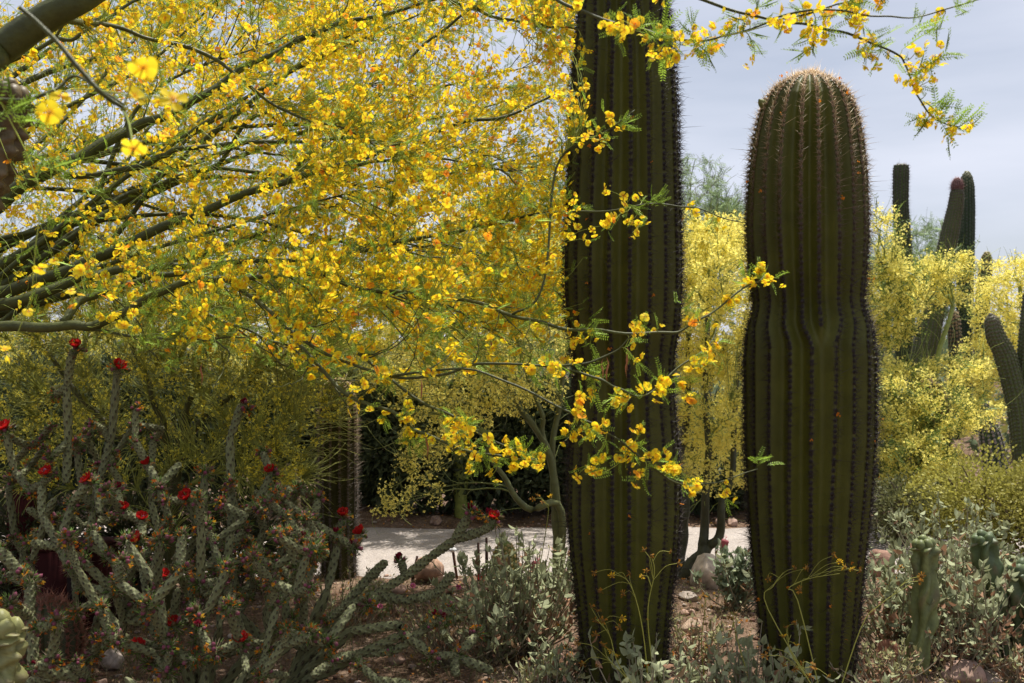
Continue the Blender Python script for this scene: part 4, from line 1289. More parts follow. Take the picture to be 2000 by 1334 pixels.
# tree right behind the tall saguaro with the pale crooked trunk and drooping blossom
T1 = GP(1092, 6.1)
back_tree('palo verde with crooked pale trunk rising behind the towering saguaro, drooping pale yellow twigs', T1,
          [[W(1092, 1100, 6.1), W(1085, 1000, 6.1), W(1080, 920, 6.1), W(1062, 850, 6.1), W(1052, 790, 6.1), W(1000, 640, 6.2)],
           [W(1092, 1110, 6.1), W(1092, 990, 6.05), W(1030, 992, 6.0), W(995, 950, 6.0), W(962, 895, 6.0), W(950, 850, 6.0)],
           [W(1088, 1060, 6.1), W(1078, 900, 6.1), W(1040, 830, 6.1), W(1010, 790, 6.1), W(990, 740, 6.1), W(900, 640, 6.2)],
           [W(1090, 1060, 6.1), W(1080, 900, 6.15), W(1100, 740, 6.2), W(1150, 560, 6.3)]],
          [(900, 740, 6.2, 0.55, 0.5, 0.28, 420), (860, 840, 6.2, 0.3, 0.3, 0.16, 70), (810, 900, 6.2, 0.2, 0.25, 0.16, 36), (800, 965, 6.2, 0.22, 0.25, 0.12, 30), (765, 1000, 6.2, 0.12, 0.2, 0.06, 8), (1010, 700, 6.3, 0.4, 0.5, 0.4, 260), (1000, 560, 6.6, 0.6, 0.5, 0.4, 420)],
          n_limb=30, per=11, fsize=0.0175, spread=0.05, bark=(0.2, 0.23, 0.07), trunk_c=(0.13, 0.14, 0.05), trunk_r=0.03, droop=-0.12, bare=0.8)
# multi-stemmed tree between the two big saguaros
T2b = GP(1325, 6.6)
back_tree('bright pale yellow palo verde filling the gap between the two giant cacti, crooked dark stems', T2b,
          [[W(1350, 1105, 6.6), W(1378, 1075, 6.6), W(1402, 1050, 6.6), W(1412, 985, 6.6), W(1432, 900, 6.7), W(1440, 700, 6.8)], [W(1352, 1098, 6.6), W(1374, 1072, 6.6), W(1374, 1030, 6.62), W(1382, 930, 6.6), W(1380, 800, 6.7), W(1380, 600, 7.0)],
           [W(1330, 1060, 6.7), W(1338, 1000, 6.7), W(1330, 900, 6.8), W(1345, 750, 7.0), W(1340, 600, 7.2)]],
          [(1395, 600, 7.0, 0.4, 0.6, 0.6, 700), (1300, 560, 7.2, 0.5, 0.5, 0.6, 200), (1400, 470, 7.2, 0.3, 0.4, 0.2, 150), (1400, 780, 6.9, 0.35, 0.5, 0.4, 330), (1390, 900, 6.8, 0.3, 0.4, 0.25, 120)],
          n_limb=26, per=22, fsize=0.019, spread=0.06, trunk_r=0.045, bare=1.2, trunk_c=(0.055, 0.055, 0.025))
# right-hand trees
back_tree('wide pale yellow palo verde right of the round topped saguaro, below the far columns', GP(1775, 8.9),
          [[W(1775, 950, 8.9), W(1750, 800, 8.9), W(1730, 600, 9.0)], [W(1778, 950, 8.9), W(1810, 780, 8.9), W(1860, 600, 9.0)], [W(1790, 960, 8.9), W(1850, 850, 8.7), W(1920, 780, 8.6)]],
          [(1735, 590, 9.0, 0.3, 0.5, 0.45, 360), (1800, 540, 9.2, 0.22, 0.4, 0.2, 120), (1860, 520, 9.3, 0.25, 0.3, 0.13, 70), (1740, 780, 8.6, 0.35, 0.5, 0.4, 260), (1850, 800, 8.5, 0.42, 0.4, 0.22, 200), (1790, 900, 8.2, 0.4, 0.3, 0.28, 170), (1735, 460, 9.0, 0.16, 0.3, 0.3, 40), (1870, 715, 8.8, 0.3, 0.4, 0.08, 60), (1850, 580, 9.3, 0.35, 0.3, 0.08, 50)],
          n_limb=34, per=19, fsize=0.0225, trunk_r=0.05, bare=1.3, spread=0.085, leafy=1000, leafcol=(0.16, 0.22, 0.05))
back_tree('soft yellow palo verde at the far right behind the organ pipe', GP(2040, 13.5),
          [[W(2040, 800, 13.5), W(2010, 650, 13.5), W(1990, 560, 13.5)], [W(2045, 800, 13.5), W(2080, 650, 13.5), W(2100, 540, 13.5)]],
          [(1990, 600, 13.5, 0.6, 0.8, 0.75, 560), (2100, 600, 13.5, 0.8, 0.8, 0.9, 300), (1960, 740, 13.2, 0.4, 0.6, 0.5, 160), (1905, 720, 13.6, 0.25, 0.5, 0.5, 120)],
          n_limb=26, per=17, fsize=0.03, spread=0.1, bare=0.8, trunk_r=0.07, twig_r=0.004)
back_tree('hazy yellow palo verde seen through the near tree just beyond the path', GP(900, 8.80),
          [[W(890, 850, 8.80), W(840, 700, 8.80), W(740, 560, 8.90)], [W(905, 850, 8.80), W(950, 700, 8.80), W(1020, 540, 9.00)], [W(895, 850, 8.80), W(760, 720, 8.60), W(600, 600, 8.80)]],
          [(700, 600, 8.90, 0.9, 0.7, 0.5, 620), (960, 560, 8.90, 0.85, 0.7, 0.55, 700), (850, 700, 8.70, 0.9, 0.55, 0.4, 620), (520, 640, 8.90, 0.7, 0.7, 0.5, 420), (1150, 600, 9.00, 0.7, 0.6, 0.5, 300), (850, 420, 9.20, 0.9, 0.7, 0.35, 260), (880, 570, 8.35, 0.8, 0.35, 0.28, 300), (1040, 500, 8.4, 0.6, 0.4, 0.3, 220)],  # the last clumps are added to throw shade on the far path
          n_limb=34, per=14, fsize=0.022, spread=0.06, trunk_r=0.06, twig_r=0.003, bare=0.8)
back_tree('pale yellow palo verde in the distance on the left beyond the twiggy tree', GP(150, 12.5),
          [[W(150, 850, 12.5), W(120, 700, 12.5), W(60, 560, 12.5)], [W(155, 850, 12.5), W(220, 700, 12.5), W(320, 560, 12.5)]],
          [(40, 600, 12.5, 1.1, 0.8, 0.8, 420), (300, 590, 12.5, 1.2, 0.8, 0.8, 520), (150, 740, 12.2, 1.2, 0.7, 0.5, 300)],
          n_limb=26, per=12, fsize=0.026, spread=0.07, trunk_r=0.08, twig_r=0.0035, yel=(0.9, 0.9, 0.7))
# feathery mesquites
GRNB = (0.16, 0.2, 0.12)
back_tree('feathery grey green mesquite poking above the yellow blossom between the giants', GP(1380, 15), [[W(1380, 700, 15), W(1370, 560, 15), W(1350, 420, 15)], [W(1385, 700, 15), W(1420, 540, 15), W(1430, 420, 15)]],
          [(1350, 425, 15, 0.75, 0.7, 0.95, 330), (1430, 450, 15, 0.6, 0.6, 0.5, 220), (1340, 560, 15, 0.9, 0.7, 0.6, 200)], n_limb=22, per=0, leafy=5200, leafcol=(0.3, 0.4, 0.19),
          bark=(0.14, 0.13, 0.09), twig_r=0.005, name='mesquite_tree', trunk_r=0.08, fsize=0.022)
back_tree('feathery grey green mesquite behind the straight slim column cactus', GP(1790, 19), [[W(1790, 700, 19), W(1770, 600, 19), W(1740, 520, 19)], [W(1795, 700, 19), W(1830, 580, 19), W(1840, 500, 19)]],
          [(1720, 560, 19, 0.9, 0.8, 1.0, 260), (1815, 500, 19, 0.8, 0.8, 0.75, 260), (1770, 640, 19, 1.1, 0.8, 0.8, 240)], n_limb=22, per=0, leafy=4600, leafcol=(0.3, 0.4, 0.19),
          bark=(0.14, 0.13, 0.09), twig_r=0.005, name='mesquite_tree', trunk_r=0.08, fsize=0.026)
back_tree('feathery grey green mesquite glimpsed left of the towering saguaro', GP(1010, 17), [[W(1010, 750, 17), W(1020, 560, 17), W(1040, 420, 17)]],
          [(1040, 430, 17, 0.9, 0.8, 1.1, 300), (940, 520, 17, 1.1, 0.8, 0.8, 260)], n_limb=18, per=0, leafy=4200, leafcol=(0.3, 0.4, 0.19),
          bark=(0.14, 0.13, 0.09), twig_r=0.005, name='mesquite_tree', trunk_r=0.08, fsize=0.024)

# yellow-green leafy shrub at the right edge
def leaf_blade(nseg=4, fold=0.18, curl=0.15, width=0.36):
    """ovate leaf, unit length along +y, folded along the midrib"""
    V, T = [], []
    for i in range(nseg + 1):
        t = i / nseg
        w = width * math.sin(math.pi * (t ** 0.75) * 0.98 + 0.02) if 0 < i < nseg else 0.015
        z = -curl * t * t
        V += [(-w, t, z + w * fold * 2), (0, t, z), (w, t, z + w * fold * 2)]
    for i in range(nseg):
        a = i * 3
        for (p, q) in ((0, 1), (1, 2)):
            T += [(a + p, a + q, a + q + 3), (a + p, a + q + 3, a + p + 3)]
    return np.array(V), np.ones((len(V), 3)), np.array(T)


BLADE = leaf_blade()
BLADE_LO = leaf_blade(2, 0.15, 0.1, 0.3)


def yrot(d, spin=None):
    r = frames(d, spin)
    return np.stack([r[:, :, 0], r[:, :, 2], -r[:, :, 1]], 2)


def dense_shrub(name, label, base, radii, n, leaf, col, n_stem=14, group=None, width=0.35, up=0.2, hollow=0.35):
    root = thing(name, base, label, 'shrub', group)
    c = np.asarray(base) + A(0, 0, radii[2] * 0.95)
    u_ = rdir(n) * rng.uniform(hollow, 1.0, (n, 1))
    lump = 1 + 0.16 * np.sin(u_ @ A(5, 3, 2) + base[0] * 3) + 0.1 * np.sin(u_ @ A(-7, 6, 9))
    p = c + u_ * np.asarray(radii) * lump[:, None]
    p = p[p[:, 2] > base[2] + 0.03]
    d_ = nrm(nrm(p - c) + rdir(len(p)) * 0.8 + A(0, 0, up))
    b = MB()
    b.scatter(BLADE_LO, p, yrot(d_), np.stack([np.full(len(p), leaf * width / 0.3)] + [rng.uniform(0.7, 1.2, len(p)) * leaf] * 2, -1), cset=np.asarray(col) * rng.uniform(0.6, 1.35, (len(p), 1)))
    b.build('foliage', M_leaf, root, stuff=True)
    e = c + rdir(n_stem, 0.4) * np.asarray(radii) * 0.85
    b0 = np.asarray(base) + rng.normal(0, 0.05, (n_stem, 3)) * A(1, 1, 0)
    t = np.linspace(0, 1, 8)[None, :, None]
    P_ = b0[:, None] * (1 - t) + e[:, None] * t + A(0, 0, 1) * np.sin(t * np.pi) * 0.1
    b = MB()
    b.tubes(P_, np.full((n_stem, 1), 0.012) * np.linspace(1, 0.3, 8)[None], k=5, col=(0.12, 0.09, 0.06))
    b.build('stems', M_bark, root, stuff=True)
    return root


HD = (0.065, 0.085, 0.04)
for (px, D, rx, rz, lab) in ((760, 9.0, 0.75, 0.62, 'dark leafy shrub in deep shade right of the shaded saguaro across the path'), (940, 9.15, 0.8, 0.66, 'dark leafy shrub across the path behind the drooping blossom'),
                             (1110, 9.2, 0.7, 0.6, 'dark leafy shrub across the path behind the crooked pale trunk'), (560, 9.5, 0.85, 0.7, 'dark leafy shrub across the path left of the shaded saguaro'),
                             (330, 9.6, 0.95, 0.75, 'dim leafy shrub across the path behind the tallest cholla arms'), (90, 9.5, 1.0, 0.75, 'dim leafy shrub across the path at the far left'),
                             (1400, 9.3, 0.8, 0.5, 'low green shrub across the path in the gap between the giants'), (1620, 9.8, 1.0, 0.55, 'green shrub across the path hidden behind the round topped saguaro')):
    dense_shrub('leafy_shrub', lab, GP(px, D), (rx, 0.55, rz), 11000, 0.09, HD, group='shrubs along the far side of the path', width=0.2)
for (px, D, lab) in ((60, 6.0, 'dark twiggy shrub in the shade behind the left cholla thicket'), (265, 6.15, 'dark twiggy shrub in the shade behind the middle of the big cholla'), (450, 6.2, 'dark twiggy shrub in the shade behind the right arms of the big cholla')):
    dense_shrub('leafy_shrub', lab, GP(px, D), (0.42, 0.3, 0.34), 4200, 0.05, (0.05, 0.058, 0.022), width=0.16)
YG = (0.36, 0.34, 0.07)
dense_shrub('leafy_shrub', 'yellow green bushy shrub with tiny leaves below the bent organ pipe', GP(1925, 7.3), (0.55, 0.45, 0.4), 9500, 0.026, YG, width=0.4)
dense_shrub('leafy_shrub', 'yellow green bushy shrub cut by the right edge beneath the organ pipe', GP(2040, 7.0), (0.5, 0.45, 0.4), 8000, 0.026, (0.32, 0.3, 0.07), width=0.4)
dense_shrub('leafy_shrub', 'olive shrub in half shade left of the yellow green shrub', GP(1760, 7.7), (0.42, 0.4, 0.28), 4600, 0.03, (0.15, 0.155, 0.06), width=0.35)

# distant belt of desert scrub that closes the view at the horizon
b = MB()
n = 26000
ang = rng.uniform(-0.75, 0.75, n)
D = 13 + 32 * rng.uniform(0, 1, n) ** 1.3
h = 1.4 + 0.9 * np.sin(ang * 23) * np.sin(ang * 9 + 1) + 0.5 * np.sin(ang * 61)
z = rng.uniform(0, 1, n) ** 0.8 * np.where(D > 22, h * (D / 32), 0.55 + 0.3 * np.sin(ang * 37))
p = np.stack([np.tan(ang) * D, D, z], -1)
cc = np.where(rng.uniform(size=(n, 1)) < 0.25, A(0.55, 0.5, 0.14), A(0.13, 0.17, 0.09))
b.scatter(BLADE_LO, p, yrot(rdir(n, 0.4)), rng.uniform(0.009, 0.014, n) * D, cset=cc * rng.uniform(0.7, 1.2, (n, 1)))
o = b.build('distant_scrub', M_leaf, stuff=True)
tag(o, 'distant band of green and yellow desert scrub along the horizon', 'scrub')


# ------------------------------------------------------------------ cane cholla
def joint_mesh(seed, lit=(0.2, 0.235, 0.165)):  # lit is the skin's own base colour, toned darker between tubercles
    """unit length joint along z, radius about 1 (scaled per use)"""
    r = np.random.default_rng(seed)
    k, rows = 40, 46
    z = np.linspace(0, 1, rows)
    prof = np.interp(z, [0, 0.05, 0.2, 0.75, 0.93, 1], [0.55, 0.78, 0.95, 1.0, 0.8, 0.3])
    th = np.arange(k) / k * 2 * np.pi
    TH, Z = np.meshgrid(th, z)
    # spiral lattice of raised tubercles: 6 columns, 8 rows, alternate rows offset
    col, row = 4, 5.5
    a = TH / (2 * np.pi) * col + Z * 1.6 + seed
    q = Z * row
    l1 = np.cos(np.pi * (a + q))
    l2 = np.cos(np.pi * (a - q))
    bump = np.clip(l1 * l2, -1, 1)
    bump = np.where(bump > 0, bump ** 0.55, -((-bump) ** 0.55))
    bump = np.abs(l1 * l2) ** 0.5
    R_ = prof[:, None] * (0.7 + 0.4 * bump)
    bend = 0.25 * np.sin(Z * 2.2 + seed)
    v = np.stack([R_ * np.cos(TH) + bend, R_ * np.sin(TH), Z], -1).reshape(-1, 3)
    c = np.asarray(lit) * (0.8 + 0.3 * bump[..., None])
    dark = np.clip((bump - 0.8) / 0.08, 0, 1)[..., None]
    c = c * (1 - 0.9 * dark) + A(0.018, 0.013, 0.01) * 0.9 * dark
    idx = np.arange(rows * k).reshape(rows, k)
    a0, b0 = idx[:-1], idx[1:]
    qd = np.stack([a0, np.roll(a0, -1, 1), np.roll(b0, -1, 1), b0], -1).reshape(-1, 4)
    m = MB()
    m.add(v, c.reshape(-1, 3), quads=qd)
    tip = m.n
    m.add(A(bend[-1, 0], 0, 1.01)[None], np.asarray(lit)[None])
    m.t.append(np.stack([idx[-1], np.roll(idx[-1], -1), np.full(k, tip)], -1))
    return m, v.reshape(rows, k, 3), bump


JOINTS = []
for s_ in range(6):
    m, vv, bump = joint_mesh(s_, lit=A(0.185, 0.195, 0.095) * (0.8 + 0.07 * s_))
    # short pale spines on the tubercles
    pk = np.argwhere(bump > 0.955)
    pk = pk[rng.permutation(len(pk))[:60]]
    pp = vv[pk[:, 0], pk[:, 1]]
    nn = nrm(pp * A(1, 1, 0) + A(1e-4, 0, 0)) + A(0, 0, 0.0)
    for rep in range(2):
        dd = nrm(nn + rdir(len(pp)) * 0.6 * A(1, 1, 0.15))
        # spines live in the squashed unit space of the joint, so keep them in the cross-section plane
        b0 = pp
        s1 = nrm(np.cross(dd, A(0, 0, 1))) * 0.035
        tipv = b0 + dd * rng.uniform(0.35, 0.75, (len(pp), 1)) + A(0, 0, 1) * rng.normal(0, 0.035, (len(pp), 1))
        V = np.stack([b0 + s1, b0 - s1, tipv], 1).reshape(-1, 3)
        m.add(V, A(0.2, 0.155, 0.09), tris=np.arange(len(V)).reshape(-1, 3))
    JOINTS.append(m.mesh('joint', M_cholla, smooth=True))


def cholla_flower(seed, n=14, open_=0.9, col=(0.5, 0.022, 0.02)):
    r = np.random.default_rng(seed)
    m = MB()
    for layer, (cnt, op, ln) in enumerate(((n // 2 + 1, open_, 1.0), (n // 2 - 1, open_ * 0.55, 0.9))):
        for k in range(cnt):
            a = k / cnt * 6.283 + layer * 0.35 + r.normal(0, 0.1)
            d = A(math.cos(a), math.sin(a), 0)
            s = A(-math.sin(a), math.cos(a), 0)
            rows = []
            for i, t in enumerate(np.linspace(0, 1, 5)):
                rad = 0.12 + op * 0.62 * math.sin(t * 1.35) * ln
                zz = 0.85 * t * ln * (1 - 0.3 * op * t)
                w = 0.33 * math.sin(math.pi * min(0.12 + 0.8 * t, 1)) * ln
                rf = 0.05 * math.sin(t * 5 + k)
                rows.append([d * (rad + 0.06) - s * w + A(0, 0, zz + rf), d * rad + A(0, 0, zz - 0.03), d * (rad + 0.06) + s * w + A(0, 0, zz - rf)])
            V = np.array(rows).reshape(-1, 3)
            T = []
            for i in range(4):
                q = i * 3
                T += [(q, q + 1, q + 4), (q, q + 4, q + 3), (q + 1, q + 2, q + 5), (q + 1, q + 5, q + 4)]
            m.add(V, np.asarray(col) * r.uniform(0.75, 1.2), tris=T)
    for k in range(16):
        a, q = r.uniform(0, 6.28), r.uniform(0, 0.16)
        p = A(math.cos(a) * q, math.sin(a) * q, 0.1)
        m.add(np.array([p + A(0.02, 0, 0), p - A(0.02, 0, 0), p * A(1.6, 1.6, 1) + A(0, 0, 0.3)]), A(0.7, 0.4, 0.05), tris=[(0, 1, 2)])
    return m.mesh('flower', M_petal, smooth=True)


CFL = [cholla_flower(s_, open_=0.7 + 0.12 * s_, col=A(0.52, 0.02, 0.018) * (0.85 + 0.08 * s_)) for s_ in range(4)]
CBUD = [cholla_flower(9 + s_, n=10, open_=0.28, col=(0.2, 0.012, 0.03)) for s_ in range(2)]


def tip_growth(seed):
    """tuft at the end of a cholla arm: fleshy green leaves, pink bud tips, spines and caught orange petals"""
    r = np.random.default_rng(seed)
    m = MB()
    for k in range(8):                            # knobbly young buds
        d = nrm(r.normal(size=3) + A(0, 0, 0.9))
        p = d * r.uniform(0.35, 0.8)
        fr_ = frames(d[None], np.zeros(1))[0]
        v = (ICO1[0] * A(0.22, 0.22, 0.36)) @ fr_.T + p
        tt_ = np.clip(ICO1[0][:, 2:3] * 0.7 + 0.3, 0, 1)
        c = A(0.08, 0.13, 0.035) * (1 - tt_) + (A(0.42, 0.1, 0.2) if k % 2 else A(0.22, 0.12, 0.07)) * tt_
        m.add(v, c, tris=ICO1[1])
    n = 46
    d = nrm(r.normal(size=(n, 3)) + A(0, 0, 0.7))
    p = d * r.uniform(0.3, 0.9, (n, 1))
    m.scatter(SPINE, p, frames(d, r.uniform(0, 6, n)), np.stack([np.full(n, 2.2)] * 2 + [r.uniform(0.25, 0.5, n)], -1), cset=A(0.15, 0.24, 0.055) * r.uniform(0.7, 1.3, (n, 1)))
    n = 40
    d = nrm(r.normal(size=(n, 3)) + A(0, 0, 0.5))
    m.scatter(SPINE, d * 0.5, frames(d, r.uniform(0, 6, n)), np.stack([np.full(n, 0.55)] * 2 + [r.uniform(0.5, 0.95, n)], -1), cset=np.broadcast_to(A(0.48, 0.4, 0.28), (n, 3)))
    n = 9
    d = nrm(r.normal(size=(n, 3)) + A(0, -0.3, 0.5))
    pc = np.array([[0.62, 0.22, 0.02], [0.65, 0.36, 0.03], [0.5, 0.13, 0.02]])[r.integers(0, 3, n)]
    m.scatter(FALL, d * r.uniform(0.6, 1.05, (n, 1)), frames(nrm(r.normal(size=(n, 3))), r.uniform(0, 6, n)), r.uniform(0.28, 0.46, n), cset=pc)
    return m.mesh('tip_growth', M_petal)


TIPS = [tip_growth(s_) for s_ in range(6)]


def cholla(label, base, trunk_nodes, targets, jr=0.0165, flowers=(), buds=(), tip_p=0.8, bf=0.25, side_p=0.35, chains=(), rg=np.random.default_rng(77)):
    root = thing('cane_cholla', base, label, 'cactus')
    nodes = [np.asarray(base, float)] + [np.asarray(q, float) for q in trunk_nodes]
    joints = []
    for q in nodes[1:]:
        joints.append((nodes[0], q, jr * 1.35))
    for ch in chains:
        for a_, c_ in zip(ch[:-1], ch[1:]):
            joints.append((np.asarray(a_), np.asarray(c_), jr * rg.uniform(1.0, 1.2)))
            nodes.append(np.asarray(c_))
    allT = [(np.asarray(t), 'tip') for t in targets] + [(np.asarray(t), 'flower') for t in flowers] + [(np.asarray(t), 'bud') for t in buds]
    allT.sort(key=lambda e: np.linalg.norm(e[0] - base))
    ends = []
    for T_, kind in allT:
        best, bc = None, 1e9
        for q in nodes:
            if q[2] > T_[2] + 0.1:
                continue
            dxy = np.linalg.norm((T_ - q)[:2])
            c = np.linalg.norm(T_ - q) + bf * np.linalg.norm(q - base) + 0.75 * dxy
            if c < bc:
                best, bc = q, c
        p = best if best is not None else nodes[0]
        dist = np.linalg.norm(T_ - p)
        nj = max(1, int(round(dist / 0.15)))
        prev = p
        for i in range(nj):
            t = (i + 1) / nj
            mid = p * (1 - t) + T_ * t
            if i < nj - 1:
                mid = mid + rg.normal(0, 0.016, 3) + A(0, 0, 0.045 * math.sin(math.pi * t))
            joints.append((prev, mid, jr * rg.uniform(0.85, 1.15)))
            if i < nj - 1 and rg.uniform() < side_p:
                sd = nrm(nrm(mid - prev) + rg.normal(0, 0.6, 3) + A(0, -0.1, 0.25))
                e = mid + sd * rg.uniform(0.06, 0.12)
                joints.append((mid, e, jr * 0.8))
                ends.append((e, sd, 'tip' if rg.uniform() < 0.75 else 'none'))
            nodes.append(mid)
            prev_d = nrm(mid - prev)
            prev = mid
        ends.append((T_, prev_d, kind))
    for (a, c, r) in joints:
        d = c - a
        ln = float(np.linalg.norm(d))
        if ln < 1e-4:
            continue
        inst('joint', JOINTS[rg.integers(0, 6)], root, a - nrm(d) * 0.008, frames(nrm(d)[None], rg.uniform(0, 6, 1))[0], (r, r, ln + 0.016))
    for (p, d, kind) in ends:
        if kind == 'none':
            continue
        if kind == 'tip' and rg.uniform() > tip_p:
            continue
        inst('tip_growth', TIPS[rg.integers(0, 6)], root, p, frames(nrm(d + A(0, 0, 0.3))[None], rg.uniform(0, 6, 1))[0], rg.uniform(0.032, 0.048))
        if kind == 'flower':
            inst('flower', CFL[rg.integers(0, 4)], root, p + A(0, -0.012, jr * 0.8), frames(nrm(A(rg.normal(0, 0.45), -0.45 + rg.normal(0, 0.3), 0.9))[None], rg.uniform(0, 6, 1))[0], rg.uniform(0.036, 0.047))
        if kind == 'bud':
            inst('flower_bud', CBUD[rg.integers(0, 2)], root, p + A(0, 0, jr * 0.9), frames(nrm(A(rg.normal(0, 0.3), -0.1, 1))[None], rg.uniform(0, 6, 1))[0], rg.uniform(0.027, 0.036))
    return root


cb = GP(395, 4.25)
fl = [(95, 930, 4.2), (175, 942, 4.15), (240, 1000, 4.0), (278, 1018, 4.0), (272, 1060, 3.9), (368, 977, 4.1), (290, 910, 4.3), (318, 1130, 3.8), (342, 1225, 3.75), (270, 1268, 3.75), (530, 925, 4.4), (705, 1045, 4.3),
      (232, 722, 4.35), (150, 682, 4.4), (12, 842, 4.3)]
bd = [(655, 1046, 4.3), (590, 1055, 4.2), (435, 985, 4.1), (690, 1068, 4.25), (480, 795, 4.5), (300, 1165, 3.8), (230, 960, 4.1)]
tp_ = [(110, 770, 4.4), (265, 800, 4.35), (262, 865, 4.3), (100, 890, 4.3), (60, 1060, 4.1), (205, 840, 4.35), (350, 905, 4.3), (400, 925, 4.2), (345, 1085, 3.9), (415, 1060, 4.0), (480, 1010, 4.1), (500, 985, 4.3), (555, 980, 4.3), (515, 885, 4.5),
       (560, 1010, 4.2), (620, 975, 4.4), (610, 1020, 4.3), (500, 1080, 3.9), (460, 1170, 3.8), (545, 1230, 3.8), (400, 1010, 4.2), (330, 1020, 4.2), (180, 1040, 4.0), (140, 985, 4.15), (215, 1090, 3.95), (570, 1110, 4.0),
       (640, 1080, 4.15), (600, 1160, 4.0), (180, 830, 4.3), (60, 960, 4.25), (450, 940, 4.3), (310, 955, 4.2), (190, 1245, 3.75), (380, 1290, 3.7), (440, 1110, 3.9), (390, 1140, 3.85), (525, 1150, 3.9), (290, 1205, 3.8), (30, 920, 4.3)]
ctr = [W(240, 1235, 4.0), W(330, 1230, 4.05), W(430, 1225, 4.05), W(520, 1235, 4.15), W(380, 1180, 4.15), W(590, 1240, 4.2)]
rq = np.random.default_rng(5)
extra_t = [(rq.uniform(180, 690), rq.uniform(960, 1300), rq.uniform(3.75, 4.5)) for _ in range(40)]
cholla('big branching cane cholla with red flowers, upright arms and spiny budding tips', cb, ctr, [W(*q) for q in tp_ + extra_t], flowers=[W(*q) for q in fl], buds=[W(*q) for q in bd], side_p=0.25,
       chains=[[W(240, 1235, 4.0), W(165, 1152, 4.05), W(115, 1067, 4.1), W(82, 1007, 4.15), W(82, 945, 4.2)], [W(380, 1180, 4.15), W(350, 1120, 4.0), W(345, 1085, 3.9)], [W(195, 1000, 4.2), W(195, 935, 4.3), W(216, 860, 4.33), W(228, 735, 4.35)],
               [W(132, 940, 4.35), W(132, 863, 4.38), W(132, 755, 4.4), W(140, 690, 4.4)], [W(430, 1225, 4.05), W(440, 1120, 4.2), W(453, 1030, 4.35), W(453, 959, 4.4), W(449, 850, 4.45), W(470, 792, 4.5)]])
front_t = [(rq.uniform(130, 640), rq.uniform(1040, 1330), rq.uniform(3.55, 4.0)) for _ in range(58)]
cholla('low dense cane cholla clump in front of the big cholla, short crowded arms', GP(400, 3.8), [W(330, 1320, 3.8), W(400, 1310, 3.8), W(480, 1315, 3.85), W(560, 1320, 3.85), W(250, 1325, 3.8)], [W(*q) for q in front_t], side_p=0.3, bf=0.1,
       flowers=[W(470, 1255, 3.7)], buds=[W(540, 1180, 3.8), W(390, 1230, 3.7)])
back_t = [(rq.uniform(0, 330), rq.uniform(830, 1150), rq.uniform(4.7, 5.2)) for _ in range(50)]
cholla('shaded cane cholla thicket standing behind the big red flowered cholla', GP(170, 4.95), [W(150, 1200, 4.9), W(200, 1180, 4.95), W(60, 1190, 4.95)], [W(*q) for q in back_t], side_p=0.3, bf=0.1)
back_t = [(rq.uniform(360, 620), rq.uniform(950, 1200), rq.uniform(4.7, 5.2)) for _ in range(50)]
cholla('shaded cane cholla clump between the big cholla and the path', GP(540, 5.0), [W(520, 1190, 4.95), W(580, 1190, 4.95), W(470, 1200, 4.95)], [W(*q) for q in back_t], side_p=0.3, bf=0.1)
cb2 = GP(560, 4.45)
rt = [(778, 1220, 4.3), (790, 1238, 4.2), (835, 1222, 4.2), (890, 1318, 4.15), (740, 1330, 4.05), (720, 1180, 4.3), (890, 1280, 4.2), (850, 1215, 4.25), (700, 1300, 4.1), (640, 1210, 4.3), (700, 1150, 4.4), (820, 1170, 4.3), (760, 1270, 4.2), (840, 1280, 4.15), (610, 1320, 4.0), (930, 1240, 4.35), (800, 1335, 4.0), (960, 1310, 4.25), (735, 1120, 4.45), (880, 1190, 4.3), (650, 1290, 4.1)]
rfl = [(965, 1018, 4.35), (672, 1012, 4.5)]
rbd = [(919, 1002, 4.35), (850, 1208, 4.2), (868, 1214, 4.2), (782, 1098, 4.4), (955, 1012, 4.4)]
arm = [W(738, 1160, 4.38), W(790, 1125, 4.38), W(839, 1088, 4.37), W(891, 1052, 4.36), W(940, 1038, 4.35), W(962, 1022, 4.35)]
cholla('sprawling cane cholla whose long arm reaches out over the path with a red flower', cb2, [W(672, 1185, 4.35), W(690, 1230, 4.25), W(700, 1275, 4.2), W(640, 1150, 4.4)], [W(*q) for q in rt],
       flowers=[W(*q) for q in rfl], buds=[W(*q) for q in rbd], jr=0.0195, bf=0.02, side_p=0.3, tip_p=0.6, chains=[arm, [W(672, 1185, 4.35), W(738, 1160, 4.38)], [W(738, 1160, 4.38), W(790, 1172, 4.36), W(850, 1160, 4.35), W(885, 1122, 4.35)], [W(891, 1052, 4.36), W(912, 1012, 4.36)],
               [W(672, 1185, 4.35), W(720, 1130, 4.4), W(752, 1097, 4.4)], [W(690, 1230, 4.25), W(778, 1221, 4.25)], [W(700, 1275, 4.2), W(784, 1240, 4.2)], [W(700, 1275, 4.2), W(770, 1270, 4.2), W(832, 1226, 4.2)]])
cb3 = GP(-60, 4.1)
lt = [(75, 1225, 3.5), (110, 1215, 3.55), (45, 1125, 3.7), (60, 1140, 3.7), (150, 1295, 3.7), (20, 1180, 3.5), (0, 1075, 3.7), (165, 1325, 3.75), (100, 1290, 3.6)]
cholla('grey green cholla arms crossing the bottom left corner below the dark red box', cb3, [W(-20, 1230, 3.8), W(-40, 1150, 3.8)], [W(*q) for q in lt], jr=0.022, bf=0.05, buds=[W(65, 1310, 3.6)], side_p=0.25)


